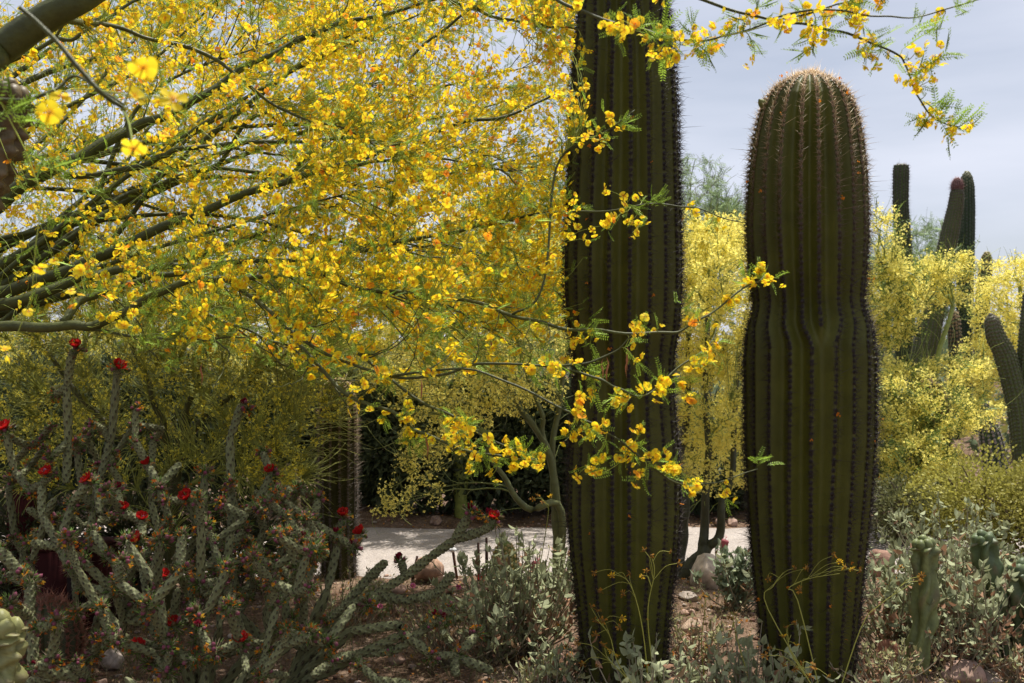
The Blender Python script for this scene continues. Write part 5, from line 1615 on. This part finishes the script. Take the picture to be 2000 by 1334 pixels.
# ------------------------------------------------------------------ totem pole cacti
def totem(p0, label, axes, col=(0.1, 0.13, 0.05), group=None, nl=5):
    main_col = col
    root = thing('totem_pole_cactus', p0, label, 'cactus', group)
    for (axis, r0, seed, knob, *cc_) in axes:
        col = cc_[0] if cc_ else main_col
        r = np.random.default_rng(seed)
        P = poly(np.array(axis), 90)
        rows, k = 90, 40
        f = np.linspace(0, 1, rows)
        R = r0 * (0.8 + 0.2 * np.clip(f * 4, 0, 1)) * (1 - np.clip((f - 0.94) / 0.06, 0, 1) ** 2 * 0.75)
        T = nrm(np.gradient(P, axis=0))
        u = nrm(np.cross(T, A(0, 1, 0)))
        w = np.cross(u, T)
        th = np.arange(k) / k * 2 * np.pi
        Ln = np.linalg.norm(np.diff(P, axis=0), axis=1).sum()
        TH, Fz = np.meshgrid(th, f)
        rib = np.cos(nl * TH + 0.8 * np.sin(Fz * Ln * 7 + seed))
        lump = np.sin(Fz * Ln * 38 + 2.2 * np.sin(TH * 2 + seed) + seed) * np.cos(TH * 3 + Fz * Ln * 9 + seed)
        lump2 = np.sin(Fz * Ln * 71 + TH * 4 + seed * 2)
        rad = R[:, None] * (0.86 + 0.13 * np.sign(rib) * np.abs(rib) ** 0.7 + 0.22 * lump + 0.08 * lump2)
        v = P[:, None] + (u[:, None] * np.cos(TH)[..., None] + w[:, None] * np.sin(TH)[..., None]) * rad[..., None]
        c = np.asarray(col) * (0.85 + 0.25 * (rib[..., None] * 0.5 + 0.5)) * (1 + 0.08 * r.normal(size=(rows, k, 1)))
        cork = np.clip((lump - 0.55) / 0.3, 0, 1)[..., None] * 0.5
        c = c * (1 - cork) + A(0.16, 0.12, 0.07) * cork
        idx = np.arange(rows * k).reshape(rows, k)
        a0, b0 = idx[:-1], idx[1:]
        q = np.stack([a0, np.roll(a0, -1, 1), np.roll(b0, -1, 1), b0], -1).reshape(-1, 4)
        b = MB()
        b.add(v.reshape(-1, 3), c.reshape(-1, 3), quads=q)
        st_ = b.build('stem', M_totem, root, smooth=True)
        for j in range(knob):                    # swollen knobs that crown the tip
            a = j / max(knob - 1, 1) * 6.283
            rr_ = r0 * (0.55 if j < knob - 1 else 0.0)
            pc = P[-1] + (u[-1] * math.cos(a) + w[-1] * math.sin(a)) * rr_ + T[-1] * r0 * (0.0 if j < knob - 1 else 0.3)
            b = MB()
            vv_ = lumpy(ICO2[0], j + seed, 0.15, 2) * A(0.34, 0.34, 0.42) * r0 * 1.15
            b.add(vv_ + pc, np.asarray(col) * r.uniform(0.95, 1.25), tris=ICO2[1])
            b.build('tip_knob', M_totem, st_, smooth=True)
    return root


TD = 4.62
totem(GP(1770, TD), 'pale green lumpy column cactus with a crest of knobs at its top', [([GP(1778, TD), W(1790, 1290, TD), W(1803, 1220, TD), W(1808, 1150, TD), W(1806, 1085, TD), W(1803, 1062, TD)], 0.058, 3, 8),
                                                                                  ([GP(1755, TD), W(1757, 1310, TD - 0.03), W(1768, 1285, TD - 0.05)], 0.03, 5, 0)], col=(0.14, 0.165, 0.06))
totem(GP(1960, 5.0), 'dark green lumpy column cactus leaning left over bare soil', [([GP(1962, 5.0), W(1955, 1250, 5.0), W(1942, 1180, 5.0), W(1930, 1110, 5.0), W(1922, 1062, 5.0), W(1919, 1052, 5.0)], 0.063, 8, 7)], col=(0.085, 0.115, 0.05))
totem(GP(2010, 4.95), 'thick flat topped lumpy column cactus cut by the right edge', [([GP(2012, 4.95), W(2005, 1220, 4.95), W(1998, 1150, 4.95), W(1996, 1112, 4.95)], 0.075, 12, 9)], col=(0.09, 0.12, 0.055))
lb = A(-1.75, 2.9, float(gz(-1.75, 2.9)))
totem(lb, 'lumpy column cactus at the left edge, brownish upper arm and pale green low arm', [([lb, lb + A(0.05, -0.1, 0.7), W(-110, 480, 2.6), W(-50, 390, 2.6), W(-8, 300, 2.6), W(12, 215, 2.6), W(18, 185, 2.6)], 0.06, 4, 9, (0.1, 0.075, 0.035)),
                                                                                        ([lb + A(0.05, -0.05, 0.1), W(-40, 1400, 2.5), W(-8, 1330, 2.5), W(-2, 1260, 2.5), W(0, 1225, 2.5)], 0.06, 9, 6)], col=(0.2, 0.2, 0.075))

# ------------------------------------------------------------------ brittlebush and its flower stalks
LEAFM = []
for k in range(5):
    m = MB()
    T = leaf_blade(4, 0.12 + 0.08 * (k % 3), 0.1 + 0.12 * (k % 2), 0.27)
    m.scatter(T, np.zeros((1, 3)), np.eye(3)[None], np.ones(1), cset=np.array([A(0.31, 0.335, 0.19) * (0.75 + 0.13 * k)]))
    LEAFM.append(m.mesh('leaf', M_sage, smooth=True))
LEAFD = []
for k in range(3):
    m = MB()
    T = leaf_blade(4, 0.35, 0.4, 0.24)
    m.scatter(T, np.zeros((1, 3)), np.eye(3)[None], np.ones(1), cset=np.array([A(0.34, 0.22, 0.12) * (0.7 + 0.25 * k)]))
    LEAFD.append(m.mesh('leaf', M_sage, smooth=True))
BL = leaf_blade(3, 0.2, 0.15, 0.27)


def head_mesh(seed, fresh=False):
    r = np.random.default_rng(seed)
    m = MB()
    m.add(ICO1[0] * A(0.42, 0.42, 0.3), A(0.36, 0.22, 0.04) if fresh else A(0.22, 0.13, 0.04), tris=ICO1[1])
    for k in range(9):
        a = k / 9 * 6.283 + r.normal(0, 0.2)
        el = r.uniform(-0.9, 0.2)
        d = A(math.cos(a) * math.cos(el), math.sin(a) * math.cos(el), math.sin(el))
        s = A(-math.sin(a), math.cos(a), 0) * 0.16
        c = A(0.8, 0.5, 0.03) if fresh else A(0.42, 0.2, 0.03) * r.uniform(0.6, 1.2)
        m.add(np.array([d * 0.35 - s * 0.5, d * 0.35 + s * 0.5, d * 0.9 + s, d * 1.0, d * 0.9 - s]), c, tris=[(0, 1, 2), (0, 2, 4), (2, 3, 4)])
    for k in range(7):
        a = k / 7 * 6.283
        d = A(math.cos(a) * 0.6, math.sin(a) * 0.6, -0.5)
        s = A(-math.sin(a), math.cos(a), 0) * 0.15
        m.add(np.array([A(0, 0, -0.3) + s, A(0, 0, -0.3) - s, d * 0.8]), A(0.2, 0.22, 0.07), tris=[(0, 1, 2)])
    return m.mesh('flower_head', M_petal)


HEADS = [head_mesh(s_) for s_ in range(4)] + [head_mesh(8, True)]


def brittlebush(label, base, rad, height, n_shoot, leaves_obj, n_rest, lf=0.045, stalks=(), dry=0.12, group=None, col=(0.3, 0.325, 0.18)):
    n_rest = int(n_rest * 3.4)
    lf = lf * 0.84
    n_shoot = int(n_shoot * 1.5)
    base = np.asarray(base, float)
    root = thing('brittlebush', base, label, 'shrub', group)
    ends = base + np.stack([rng.normal(0, 0.5, n_shoot) * rad, rng.normal(0, 0.5, n_shoot) * rad, height * rng.uniform(0.35, 1.0, n_shoot)], -1)
    b0 = base + np.stack([rng.normal(0, 0.12, n_shoot) * rad, rng.normal(0, 0.12, n_shoot) * rad, np.full(n_shoot, -0.01)], -1)
    t = np.linspace(0, 1, 8)[None, :, None]
    mid = (b0 + ends) / 2 + (ends - b0) * A(0.3, 0.3, -0.05) + rng.normal(0, 0.02, ends.shape)
    P_ = b0[:, None] * (1 - t) ** 2 + 2 * mid[:, None] * t * (1 - t) + ends[:, None] * t * t
    b = MB()
    b.tubes(P_, np.full((n_shoot, 1), 0.0042) * np.linspace(1, 0.4, 8)[None], k=4, colN=A(0.26, 0.22, 0.15) * rng.uniform(0.7, 1.2, (n_shoot, 1)))
    b.build('stems', M_twig, root, stuff=True)
    tot = leaves_obj + n_rest
    i = rng.integers(0, n_shoot, tot)
    tt_ = 1 - rng.uniform(0, 1, tot) ** 1.6 * 0.75
    f_ = tt_ * 7
    j = np.minimum(f_.astype(int), 6)
    fr = (f_ - j)[:, None]
    p = P_[i, j] * (1 - fr) + P_[i, j + 1] * fr
    ax = nrm(P_[i, j + 1] - P_[i, j])
    d = nrm(ax * rng.uniform(0.0, 0.8, (tot, 1)) + rdir(tot, 0.25) * 1.0)
    R_ = yrot(d, rng.normal(0, 0.5, tot))
    sz = lf * rng.uniform(0.55, 1.25, tot)
    isdry = rng.uniform(size=tot) < np.where(p[:, 2] - base[2] < 0.45 * height, dry * 3.5, dry * 0.6)
    app_ = sz / p[:, 1] + (p[:, 1] < base[1] + 0.05) * 0.01
    o_ = np.argsort(-app_)
    for q in o_[:leaves_obj]:
        me = LEAFD[rng.integers(0, 3)] if isdry[q] else LEAFM[rng.integers(0, 5)]
        inst('leaf', me, root, p[q], R_[q], sz[q])
    rs = o_[leaves_obj:]
    cc = np.where(isdry[rs][:, None], A(0.36, 0.2, 0.12), np.asarray(col)) * rng.uniform(0.75, 1.15, (len(rs), 1))
    if len(rs):
        b = MB()
        b.scatter(BL, p[rs], R_[rs], sz[rs], cset=cc)
        b.build('foliage', M_sage, root, stuff=True)
    if len(stalks):
        b = MB()
        for (st_, heads) in stalks:
            st_ = np.asarray(st_)
            pl = poly(np.vstack([base + A(rng.normal(0, 0.03), rng.normal(0, 0.03), height * 0.3), st_]), 16)
            b.tubes(pl[None], np.linspace(0.0026, 0.0013, 16)[None], k=4, col=(0.27, 0.27, 0.05))
            for h in heads:
                k0 = pl[rng.integers(8, 14)]
                mid_ = (k0 + h) / 2 + A(rng.normal(0, 0.008), 0, 0.02)
                b.tubes(poly(np.array([k0, mid_, h]), 7)[None], np.full((1, 7), 0.0011), k=3, col=(0.27, 0.27, 0.05))
                inst('flower_head', HEADS[rng.integers(0, 4) if rng.uniform() < 0.85 else 4], root, h, frames(nrm(A(rng.normal(0, 0.6), -0.4, rng.normal(-0.2, 0.5)))[None])[0], rng.uniform(0.013, 0.019))
        b.build('flower_stalks', M_twig, root, stuff=True)
    return root


def heads(lst, D):
    return [W(a, c, D + rng.normal(0, 0.02)) for a, c in lst]


brittlebush('silver leaved brittlebush with wiry seed stalks at the foot of the towering saguaro', GP(1265, 3.85), 0.26, 0.4, 26, 110, 90, lf=0.055,
            stalks=[([W(1265, 1210, 3.8), W(1278, 1120, 3.8), W(1272, 1085, 3.8)], heads([(1258, 1075), (1272, 1085), (1310, 1078), (1325, 1100), (1262, 1115), (1255, 1125)], 3.8)),
                    ([W(1255, 1230, 3.8), W(1230, 1140, 3.8), W(1195, 1120, 3.8)], heads([(1160, 1118), (1195, 1125), (1230, 1120), (1170, 1155), (1218, 1160)], 3.8)),
                    ([W(1210, 1300, 3.75), W(1190, 1240, 3.75), W(1165, 1210, 3.75)], heads([(1155, 1185), (1168, 1193), (1163, 1213), (1163, 1240), (1178, 1212), (1210, 1225), (1215, 1207)], 3.75)),
                    ([W(1225, 1330, 3.75), W(1190, 1290, 3.75), W(1180, 1265, 3.75)], heads([(1178, 1260), (1193, 1270), (1165, 1302), (1137, 1297), (1205, 1282), (1128, 1255)], 3.75))])
brittlebush('silver leaved brittlebush with yellow seed stalks spreading across the base of the round topped saguaro', GP(1640, 3.75), 0.29, 0.32, 28, 110, 90, lf=0.055,
            stalks=[([W(1560, 1180, 3.8), W(1540, 1150, 3.8), W(1580, 1130, 3.8), W(1640, 1120, 3.8)], heads([(1628, 1085), (1640, 1098), (1650, 1108), (1665, 1112), (1680, 1115), (1577, 1108), (1562, 1152)], 3.8)),
                    ([W(1500, 1190, 3.85), W(1510, 1145, 3.85), W(1530, 1118, 3.85)], heads([(1553, 1110), (1575, 1110), (1500, 1130)], 3.85)),
                    ([W(1560, 1300, 3.7), W(1540, 1260, 3.7), W(1545, 1240, 3.7)], heads([(1553, 1218), (1530, 1243), (1555, 1260), (1535, 1225)], 3.7)),
                    ([W(1580, 1330, 3.6), W(1560, 1300, 3.6)], heads([(1530, 1300), (1552, 1305), (1568, 1295), (1590, 1300), (1582, 1322), (1620, 1322), (1505, 1265), (1495, 1280)], 3.6)),
                    ([W(1680, 1230, 3.8), W(1720, 1180, 3.8), W(1780, 1140, 3.8)], heads([(1800, 1125), (1795, 1135), (1760, 1108)], 3.8))])
brittlebush('sage green brittlebush at the left foot of the round topped saguaro', GP(1470, 4.05), 0.22, 0.42, 26, 90, 110, lf=0.055,
            stalks=[([W(1440, 1250, 4.0), W(1432, 1210, 4.0), W(1430, 1195, 4.0)], heads([(1425, 1205), (1437, 1235), (1430, 1210)], 4.0))])
brittlebush('sunlit silver shrub between the two giants in front of the flat stone', GP(1390, 4.3), 0.2, 0.2, 22, 80, 120, lf=0.045, stalks=[([W(1370, 1260, 4.2), W(1376, 1200, 4.2), W(1378, 1170, 4.2)], heads([(1375, 1165), (1380, 1260)], 4.2))])
brittlebush('green leaved shrub beside the pale boulder under the crooked stem', GP(1440, 5.6), 0.2, 0.34, 26, 60, 200, lf=0.06, col=(0.24, 0.29, 0.18), dry=0.03)
brittlebush('tall silvery brittlebush left of the towering saguaro, loose leaves at the path edge', GP(1040, 4.85), 0.34, 0.62, 48, 150, 320, lf=0.055, dry=0.1,
            stalks=[([W(1070, 1010, 4.9), W(1065, 980, 4.9)], heads([(1040, 975), (1060, 980), (1075, 970), (1050, 968)], 4.9))])
brittlebush('bushy silver shrub just right of the sprawling cholla tips', GP(960, 4.75), 0.28, 0.5, 36, 110, 240, lf=0.055, dry=0.06)
brittlebush('low silver shrub by the lower left side of the towering saguaro', GP(1085, 4.35), 0.2, 0.24, 22, 80, 120, lf=0.05, stalks=[([W(1075, 1290, 4.3), W(1090, 1270, 4.3)], heads([(1105, 1263), (1085, 1300), (1137, 1297), (1095, 1222)], 4.3))])
brittlebush('large silver brittlebush with dry brown lower leaves behind the crested column cactus', GP(1850, 5.0), 0.42, 0.6, 60, 150, 460, lf=0.055, dry=0.25)
brittlebush('silver brittlebush between the round topped saguaro and the crested column cactus', GP(1735, 4.9), 0.3, 0.48, 38, 110, 260, lf=0.055, dry=0.12)
brittlebush('silver shrub in front of the leaning dark column cactus', GP(1905, 4.75), 0.2, 0.5, 30, 100, 150, lf=0.055, dry=0.15)
brittlebush('background brittlebush mound under the yellow blossom at right', GP(1850, 6.0), 0.45, 0.55, 56, 60, 560, lf=0.055, dry=0.05, group=None)
brittlebush('brown dried out shrub in the sun under the large silver brittlebush', GP(1850, 4.72), 0.26, 0.3, 40, 90, 200, lf=0.035, dry=0.34)

for (px, D, r_, h_, lab) in ((690, 5.3, 0.25, 0.3, 'dry tan brush behind the sprawling cholla arms'), (1015, 5.7, 0.3, 0.36, 'dry scrubby brush at the path edge left of the towering saguaro'), (870, 4.75, 0.25, 0.28, 'dry low brush under the tips of the sprawling cholla'),
                             (1350, 4.75, 0.22, 0.2, 'dry low brush between the two giant cacti'), (1725, 4.35, 0.2, 0.2, 'dry low brush by the right foot of the round topped saguaro'), (1990, 4.6, 0.22, 0.2, 'dry low brush in front of the flat topped column cactus'), (1060, 4.1, 0.24, 0.2, 'dry low brush by the left foot of the towering saguaro')):
    brittlebush(lab, GP(px, D), r_, h_, 40, 30, 170, lf=0.032, dry=0.22, col=(0.3, 0.29, 0.13))

# ------------------------------------------------------------------ small things
# path lamp on a stake
D = 6.55
base = GP(895, D)
lamp = thing('path_lamp', base, 'small path lamp with white cap on a thin rusty stake', 'lamp')
b = MB()
b.tubes(np.array([[base - A(0, 0, 0.05), W(885, 1078, D)]]), np.array([[0.009, 0.009]]), k=8, col=(0.12, 0.055, 0.035), cap=True)
b.build('stake', M_metal, lamp)
top = W(884, 1078, D)
b = MB()
zz = np.array([0, 0.012, 0.022, 0.028, 0.034])
b.tubes((top + np.outer(zz, A(0, 0, 1)))[None], np.array([[0.012, 0.03, 0.026, 0.016, 0.002]]), k=14, col=(0.7, 0.7, 0.7), cap=True)
b.build('cap', M_metal, lamp, smooth=True)
b = MB()
b.tubes((top + np.outer(np.array([0.034, 0.05, 0.056]), A(0, 0, 1)))[None], np.array([[0.01, 0.01, 0.002]]), k=8, col=(0.03, 0.03, 0.035), cap=True)
b.build('finial', M_metal, lamp)
# short dark stakes in the bed
for (px, py, ytop, lab) in ((935, 1130, 1060, 'short dark brown stake left of the silver leaves near the path'), (951, 1125, 1050, 'dark brown stake half hidden by silver leaves near the path'), (806, 1122, 1086, 'thin black stake slanting behind the long cholla arm')):
    D = gD(py)
    base = GP(px, D)
    tpv = W(px + (9 if px < 900 else -1), ytop, D)
    b = MB()
    b.tubes(np.array([[base, tpv * 0.5 + base * 0.5, tpv]]), np.array([[0.011, 0.011, 0.008]]), k=7, col=(0.07, 0.04, 0.03), cap=True)
    me = b.mesh('garden_stake', M_metal, base)
    o = bpy.data.objects.new('garden_stake', me)
    o.location = tuple(base)
    COL.objects.link(o)
    tag(o, lab, 'stake')


# dark red metal box and post behind the cholla at left
def boxmb(c0, c1, col, bev=0.006):
    b = MB()
    x0, y0, z0 = c0
    x1, y1, z1 = c1
    import bmesh
    bm = bmesh.new()
    bmesh.ops.create_cube(bm, size=1.0)
    for v in bm.verts:
        v.co = Vector(((v.co.x + 0.5) * (x1 - x0) + x0, (v.co.y + 0.5) * (y1 - y0) + y0, (v.co.z + 0.5) * (z1 - z0) + z0))
    bmesh.ops.bevel(bm, geom=bm.edges[:], offset=bev, segments=2, affect='EDGES')
    bmesh.ops.triangulate(bm, faces=bm.faces[:])
    v = np.array([q.co[:] for q in bm.verts])
    t = np.array([[q.index for q in f.verts] for f in bm.faces])
    bm.free()
    b.add(v, np.asarray(col), tris=t)
    return b


D = 5.3
x0, x1 = W(62, 0, D)[0], W(188, 0, D)[0]
zt_, zg = W(0, 1078, D)[2], float(gz((x0 + x1) / 2, D))
bx = thing('metal_box', A((x0 + x1) / 2, D + 0.15, zg), 'dark red metal box in deep shade behind the cholla stems', 'box')
boxmb((x0, D, zg - 0.02), (x1, D + 0.3, zt_), (0.035, 0.007, 0.007)).build('body', M_metal, bx)
boxmb((x0 - 0.012, D - 0.012, zt_ + 0.001), (x1 + 0.012, D + 0.312, zt_ + 0.022), (0.035, 0.007, 0.007)).build('lid', M_metal, bx)
boxmb((x0 + 0.19, D - 0.008, zg + 0.14), (x0 + 0.29, D - 0.002, zg + 0.36), (0.02, 0.012, 0.012), 0.002).build('door', M_metal, bx)
D = 5.9
x0, x1 = W(12, 0, D)[0], W(62, 0, D)[0]
zt_, zg = W(0, 955, D)[2], float(gz(x0, D))
po = thing('metal_post', A((x0 + x1) / 2, D + 0.06, zg), 'dark red square metal post at the left behind the box', 'post')
boxmb((x0, D, zg - 0.02), (x1, D + 0.12, zt_), (0.045, 0.009, 0.009)).build('shaft', M_metal, po)
boxmb((x0 - 0.01, D - 0.01, zt_ + 0.001), (x1 + 0.01, D + 0.13, zt_ + 0.018), (0.07, 0.016, 0.015)).build('cap', M_metal, po)

# barrel cacti
def barrel(label, base, r, h, nrib, skin, spine_c, sl, nsp=7, areole=0.03):
    ax = [base - A(0, 0, 0.02), base + A(0, 0, h * 0.5), base + A(0, 0, h)]
    return saguaro('barrel_cactus', label, ax, [(0, r * 0.75), (0.2, r * 0.97), (0.5, r), (0.75, r * 0.88), (0.9, r * 0.6), (0.97, r * 0.33), (1, 0.01)], nrib, hi=False, rows=50, ring=6, nsp=nsp,
                   spine=sl, areole=areole, skin=skin, young=spine_c, old=spine_c, depth=0.25)[0]


barrel('round barrel cactus bristling with red brown spines below the dark red box', GP(85, 4.7), 0.17, 0.36, 16, (0.08, 0.09, 0.045), (0.28, 0.11, 0.07), 0.075, nsp=9)
barrel('small bright green ribbed barrel cactus behind the sprawling cholla', GP(735, 5.7), 0.1, 0.18, 14, (0.2, 0.23, 0.06), (0.4, 0.33, 0.2), 0.025, nsp=5)
barrel('yellow topped little barrel cactus between the silver shrubs and the path', GP(986, 6.0), 0.085, 0.34, 14, (0.2, 0.24, 0.07), (0.6, 0.45, 0.15), 0.025, nsp=6)
# fuzzy young column beside the cholla tips
saguaro('columnar_cactus', 'slim column cactus with fuzzy tan spines behind the cholla tips', [GP(568, 6.3), W(568, 1000, 6.3), W(566, 905, 6.3)], [(0, 0.05), (0.5, 0.055), (0.9, 0.05), (0.97, 0.03), (1, 0.008)], 11,
        hi=False, rows=60, ring=5, nsp=10, spine=0.03, areole=0.022, skin=(0.1, 0.12, 0.05), young=(0.5, 0.34, 0.22), old=(0.45, 0.32, 0.22), depth=0.15)


# wilted pink blooms on short dark stems
def pink_bloom(px, py, D, label, s=1.0):
    base = GP(px + 4, D)
    root = thing('pink_bloom', base, label, 'flower')
    tpv = W(px, py, D)
    b = MB()
    b.tubes(poly(np.array([base, base * 0.4 + tpv * 0.6 + A(0.012, 0, 0), tpv - A(0, 0, 0.05 * s)]), 9)[None], np.linspace(0.006, 0.005, 9)[None] * s, k=6, col=(0.06, 0.05, 0.045))
    b.build('stalk', M_twig, root, smooth=True)
    b = MB()
    pl = poly(np.array([tpv - A(0, 0, 0.055 * s), tpv - A(0.004, 0, 0.02 * s), tpv + A(0.008, 0, 0.008 * s), tpv + A(0.012, 0, 0.02 * s)]), 12)
    rr_ = np.interp(np.linspace(0, 1, 12), [0, 0.3, 0.7, 0.9, 1], [0.006, 0.012, 0.019, 0.017, 0.003]) * s
    b.tubes(pl[None], rr_[None], k=9, col=(0.5, 0.16, 0.18))
    n = 60
    i = rng.integers(2, 12, n)
    b.scatter(SPINE, pl[i] + rdir(n) * 0.012 * s, frames(rdir(n, 0.8)), np.stack([np.full(n, 0.05)] * 2 + [np.full(n, 0.016)], -1) * s, cset=np.broadcast_to(A(0.62, 0.25, 0.27), (n, 3)))
    b.build('bloom', M_petal, root, smooth=True)


pink_bloom(1413, 1062, 5.7, 'wilted pink bloom on a dark stalk beside the pale boulder', 1.2)
pink_bloom(1044, 1105, 5.6, 'wilted pink bloom above silver leaves left of the towering saguaro', 1.3)
# pink and red low blooms by the path edge
for k, (px, py, lab) in enumerate(((806, 1145, 'small pink flower low beside the path edge boulder'), (895, 1148, 'small pink flower at the foot of the lamp stake'), (742, 1185, 'small pink flower among the sprawling cholla arms'), (940, 1130, 'red flower low among silver leaves near the path'))):
    D = 5.2
    p = W(px, py, D)
    root = thing('ground_flower', GP(px, D), lab, 'flower')
    b = MB()
    b.tubes(poly(np.array([ORG[root.name], p * 0.5 + ORG[root.name] * 0.5 + A(0.01, 0, 0), p]), 8)[None], np.full((1, 8), 0.002), k=4, col=(0.14, 0.15, 0.06))
    b.build('stalk', M_twig, root)
    me = cholla_flower(40 + k, n=12, open_=1.0, col=(0.5, 0.03, 0.03) if k == 3 else (0.62, 0.2, 0.33))
    inst('flower_head', me, root, p, frames(A(0.2, -0.7, 0.6)[None])[0], 0.03 if k == 3 else 0.02)

# thin dry grass and low seedlings over the bed
b = MB()
n = 9000
y = rng.uniform(3.5, 6.6, n)
x = rng.uniform(-0.62, 0.62, n) * y
p0 = np.stack([x, y, gz(x, y) - 0.005], -1)
d_ = nrm(rdir(n, 1.6)) * rng.uniform(0.03, 0.2, (n, 1)) * (0.35 + 0.65 * np.clip(np.sin(x * 4.1 + 1) * np.sin(y * 3.3) + 0.5, 0, 1))[:, None]
t = np.linspace(0, 1, 4)[None, :, None]
side_ = rdir(n) * A(1, 1, 0) * np.linalg.norm(d_, axis=1)[:, None] * 0.35
P_ = p0[:, None] + d_[:, None] * t + side_[:, None] * t * t
gc = np.where(rng.uniform(size=(n, 1)) < 0.5, A(0.36, 0.28, 0.15), A(0.17, 0.2, 0.07))
b.tubes(P_, np.full((n, 1), 0.0013) * np.linspace(1, 0.3, 4)[None], k=3, colN=gc * rng.uniform(0.7, 1.2, (n, 1)))
m = rng.permutation(n)[:5200]
b.scatter(BLADE_LO, P_[m, 2], yrot(rdir(len(m), 0.5)), rng.uniform(0.012, 0.028, len(m)), cset=np.where(rng.uniform(size=(len(m), 1)) < 0.5, A(0.2, 0.22, 0.09), A(0.32, 0.22, 0.12)) * rng.uniform(0.7, 1.3, (len(m), 1)))
o = b.build('dry_grass', M_leaf, stuff=True)
tag(o, 'wispy dry grass and seedlings growing through the gravel', 'grass')
